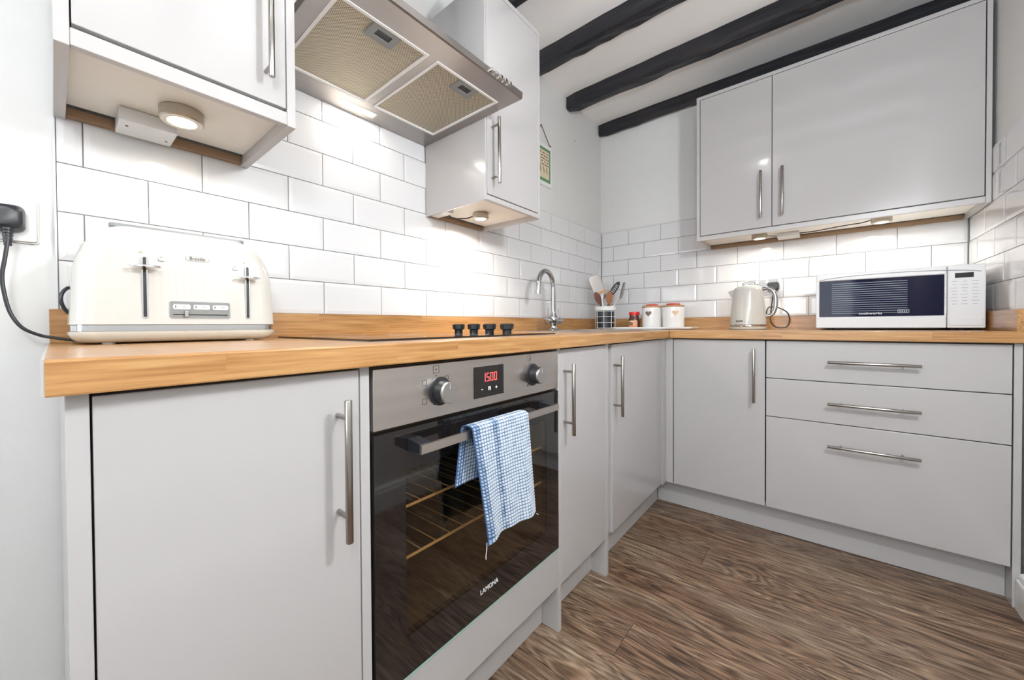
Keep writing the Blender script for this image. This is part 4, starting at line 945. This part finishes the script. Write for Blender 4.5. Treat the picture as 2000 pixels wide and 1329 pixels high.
MB().tube([upt(.016, -.006, .014), upt(.016, -.030, .170)], .0060, 10).build('handle', 'spoon_wood', t)
flat_head(ell(.0215, .042), .008, upt(.016, -.036, .206), .03, .05).build('bowl', 'spoon_wood', t)
t = thing('slotted_spoon', 'black slotted serving spoon leaning right in the utensil holder', 'spoon', upt(.0, .02, .012))
MB().tube([upt(-.010, .016, .014), upt(.042, .018, .224)], .005, 10).build('handle', 'black_plastic', t)
scn = upt(.069, .018, .268)
flat_head(ell(.0195, .057), .005, scn, .58).build('bowl', 'black_plastic', t)
m = MB()
for i in range(5):
    b = -.024+i*.0125
    for a in (-.007, .0, .007):
        A = a*math.cos(.58)+b*math.sin(.58); B = -a*math.sin(.58)+b*math.cos(.58); q = scn+VD*A+Vector((0, 0, B))
        m.add([q-FD*.0029+VD*.0020*math.cos(2*PI*k/8)+Vector((0, 0, .0036*math.sin(2*PI*k/8))) for k in range(8)], [tuple(range(8))])
g = m.build('slots', 'marking_white', t); g['kind'] = 'stuff'
t = thing('steel_spatula', 'thin steel spatula seen edge on at the right of the utensil holder', 'spatula', upt(.02, .0, .012))
MB().tube([upt(.020, .0, .014), upt(.052, -.006, .152), upt(.080, -.008, .180), upt(.100, -.008, .200)], .0028, 8).build('handle', 'steel', t)
flat_head([(-.004, -.052), (.004, -.050), (.0085, 0), (.005, .056), (-.001, .058), (-.005, 0)], .030, upt(.111, -.008, .250), .20).build('blade', 'handle_steel', t)
t = thing('serving_spoon', 'dark bronze serving spoon at the left of the utensil holder', 'spoon', upt(-.03, .0, .012))
MB().tube([upt(-.012, -.014, .014), upt(-.036, -.022, .160)], .0045, 10).build('handle', 'copper_dark', t)
flat_head(ell(.0195, .044), .007, upt(-.056, -.026, .202), -.42).build('bowl', 'copper_dark', t)
t = thing('steel_ladle', 'steel ladle standing behind the wooden spoon in the holder', 'ladle', upt(.0, .0, .012))
MB().tube([upt(-.010, .014, .014), upt(-.014, .012, .220)], .0045, 10).build('handle', 'steel', t)
flat_head(ell(.022, .028), .012, upt(-.015, .014, .226), .0).build('bowl', 'steel', t)
t = thing('kitchen_tongs', 'steel tongs with a thin arm poking out left under the grater', 'tongs', upt(-.03, .02, .012))
MB().tube([upt(-.010, .026, .014), upt(-.046, .020, .190), upt(-.100, .016, .243)], .003, 8).build('arm', 'steel', t)
MB().tube([upt(.000, .030, .014), upt(-.030, .022, .190), upt(-.058, .020, .236)], .003, 8).build('arm', 'steel', t)

# ------------------------------------------------------------------ hanging picture on the left wall
pc = thing('wall_picture', 'small hanging print with green border beside the narrow wall cabinet', 'picture', (-.005, 1.93, 1.77))
MB().bbox(-.0088, -.001, 1.832, 2.024, 1.768, 2.012, .001).build('backing', 'white_gloss_paint', pc)
MB().box(-.0012, .0006, 1.848, 2.006, 1.792, 1.990).build('mount', 'green_mount', pc)
MB().box(.0004, .0012, 1.862, 1.990, 1.810, 1.972).build('print', 'print_paper', pc)
m = MB(); rnd = random.Random(3)
for i in range(7):
    y = 1.872
    while y < 1.978:
        wdt = rnd.uniform(.008, .022); z = 1.957-i*.017; m.box(.0011, .0015, y, min(y+wdt, 1.984), z-.003, z+.003) if i < 5 else m.box(.0011, .0015, y, y+.005, z-.016, z+.006); y += wdt+rnd.uniform(.005, .016)
m.build('lettering', 'print_ink', pc)
MB().tube([(-.004, 1.836, 2.020), (-.003, 1.915, 2.115), (-.003, 2.004, 2.022), (-.004, 2.014, 2.020), (-.004, 2.022, 2.026)], .0022, 6).build('cord', 'cord_brown', pc)
MB().lathe([(.004, -.006), (.004, .004), (.0001, .005)], (-.005, 1.915, 2.115), 10, 'x').build('hook', 'brass_hook', pc)
tag(MB().lathe([(.004, -.004), (.0042, .0016), (.0001, .002)], (-.008, 2.330, 2.170), 12, 'x').build('wall_plug', 'grey_plastic'), 'small grey screw plug in the left wall near the beam end', 'screw')

# ------------------------------------------------------------------ one room spotlight, the other lamps added for brightness (behind and above the camera)
def downlight(x, y, label):
    t = thing('ceiling_spotlight', label, 'light', (x, y, CEIL), 'ceiling spotlights')
    MB().lathe([(.045, 0), (.045, -.006), (.036, -.010), (.034, -.004)], (x, y, CEIL), 28).build('bezel', 'chrome', t)
    MB().lathe([(.034, -.005), (.0001, -.005)], (x, y, CEIL), 24).build('bulb', 'down_glow', t)
    lamp('SPOT', 'spot_lamp', (x, y, CEIL-.014), DOWN_W, NEUT, .035, angle=2.75, blend=.5)
downlight(.84, .60, 'round ceiling spotlight above the worktop front near the hob')
downlight(1.05, -.30, 'added round ceiling spotlight above the camera position')  # unseen spotlight, added for overall brightness
downlight(.90, -1.25, 'added round ceiling spotlight near the window')  # another unseen spotlight, added to lift the fill
pd = thing('added_pendant', 'added white globe pendant standing in for a flash behind the camera', 'lamp', (1.46, -.32, 1.62))  # unseen globe, added in place of a flash that throws the hood's shadow
MB().lathe([(.0001, -.075), (.040, -.064), (.066, -.038), (.076, 0), (.066, .038), (.040, .064), (.018, .075)], (1.46, -.32, 1.62), 32).build('shade', 'added_pendant_glow', pd)
MB().cyl((1.46, -.32, 1.69), (1.46, -.32, CEIL), .004, 8).build('flex', 'black_plastic', pd)
wlp = thing('added_wall_lamp', 'added white globe fill lamp on the right wall outside the picture', 'lamp', (XR, .75, 1.62))  # unseen lamp, added to brighten the ceiling
MB().lathe([(.0001, -.060), (.032, -.051), (.053, -.030), (.060, 0), (.053, .030), (.032, .051), (.014, .060)], (1.60, .75, 1.60), 28).build('shade', 'added_wall_glow', wlp)
MB().tube([(XR+.009, .75, 1.49), (1.66, .75, 1.49), (1.61, .75, 1.505), (1.60, .75, 1.545)], .006, 10).build('arm', 'chrome', wlp)
MB().lathe([(.040, 0), (.040, -.010), (.030, -.014)], (XR+.0088, .75, 1.49), 24, 'x').build('backplate', 'chrome', wlp)
# blind in the rear window
bl = thing('window_blind', 'white horizontal slat blind in the rear window', 'blind', ((WX0+WX1)/2, YREAR, WZ1))
sl = MB().add([(WX0+.01, YREAR+.004, -.004), (WX1-.01, YREAR+.004, -.004), (WX1-.01, YREAR+.026, .004), (WX0+.01, YREAR+.026, .004), (WX0+.01, YREAR+.004, -.0032), (WX1-.01, YREAR+.004, -.0032), (WX1-.01, YREAR+.026, .0048), (WX0+.01, YREAR+.026, .0048)], [(0, 1, 2, 3), (4, 7, 6, 5), (0, 4, 5, 1), (1, 5, 6, 2), (2, 6, 7, 3), (3, 7, 4, 0)]).mesh('slat')
for i in range(26):
    o = obj('slat', sl, 'blind_slat', bl); o.matrix_parent_inverse = inv(bl); o.location = (0, 0, WZ0+.05+i*.043)
MB().box(WX0, WX1, YREAR+.002, YREAR+.03, WZ1-.03, WZ1).build('head_rail', 'blind_slat', bl)
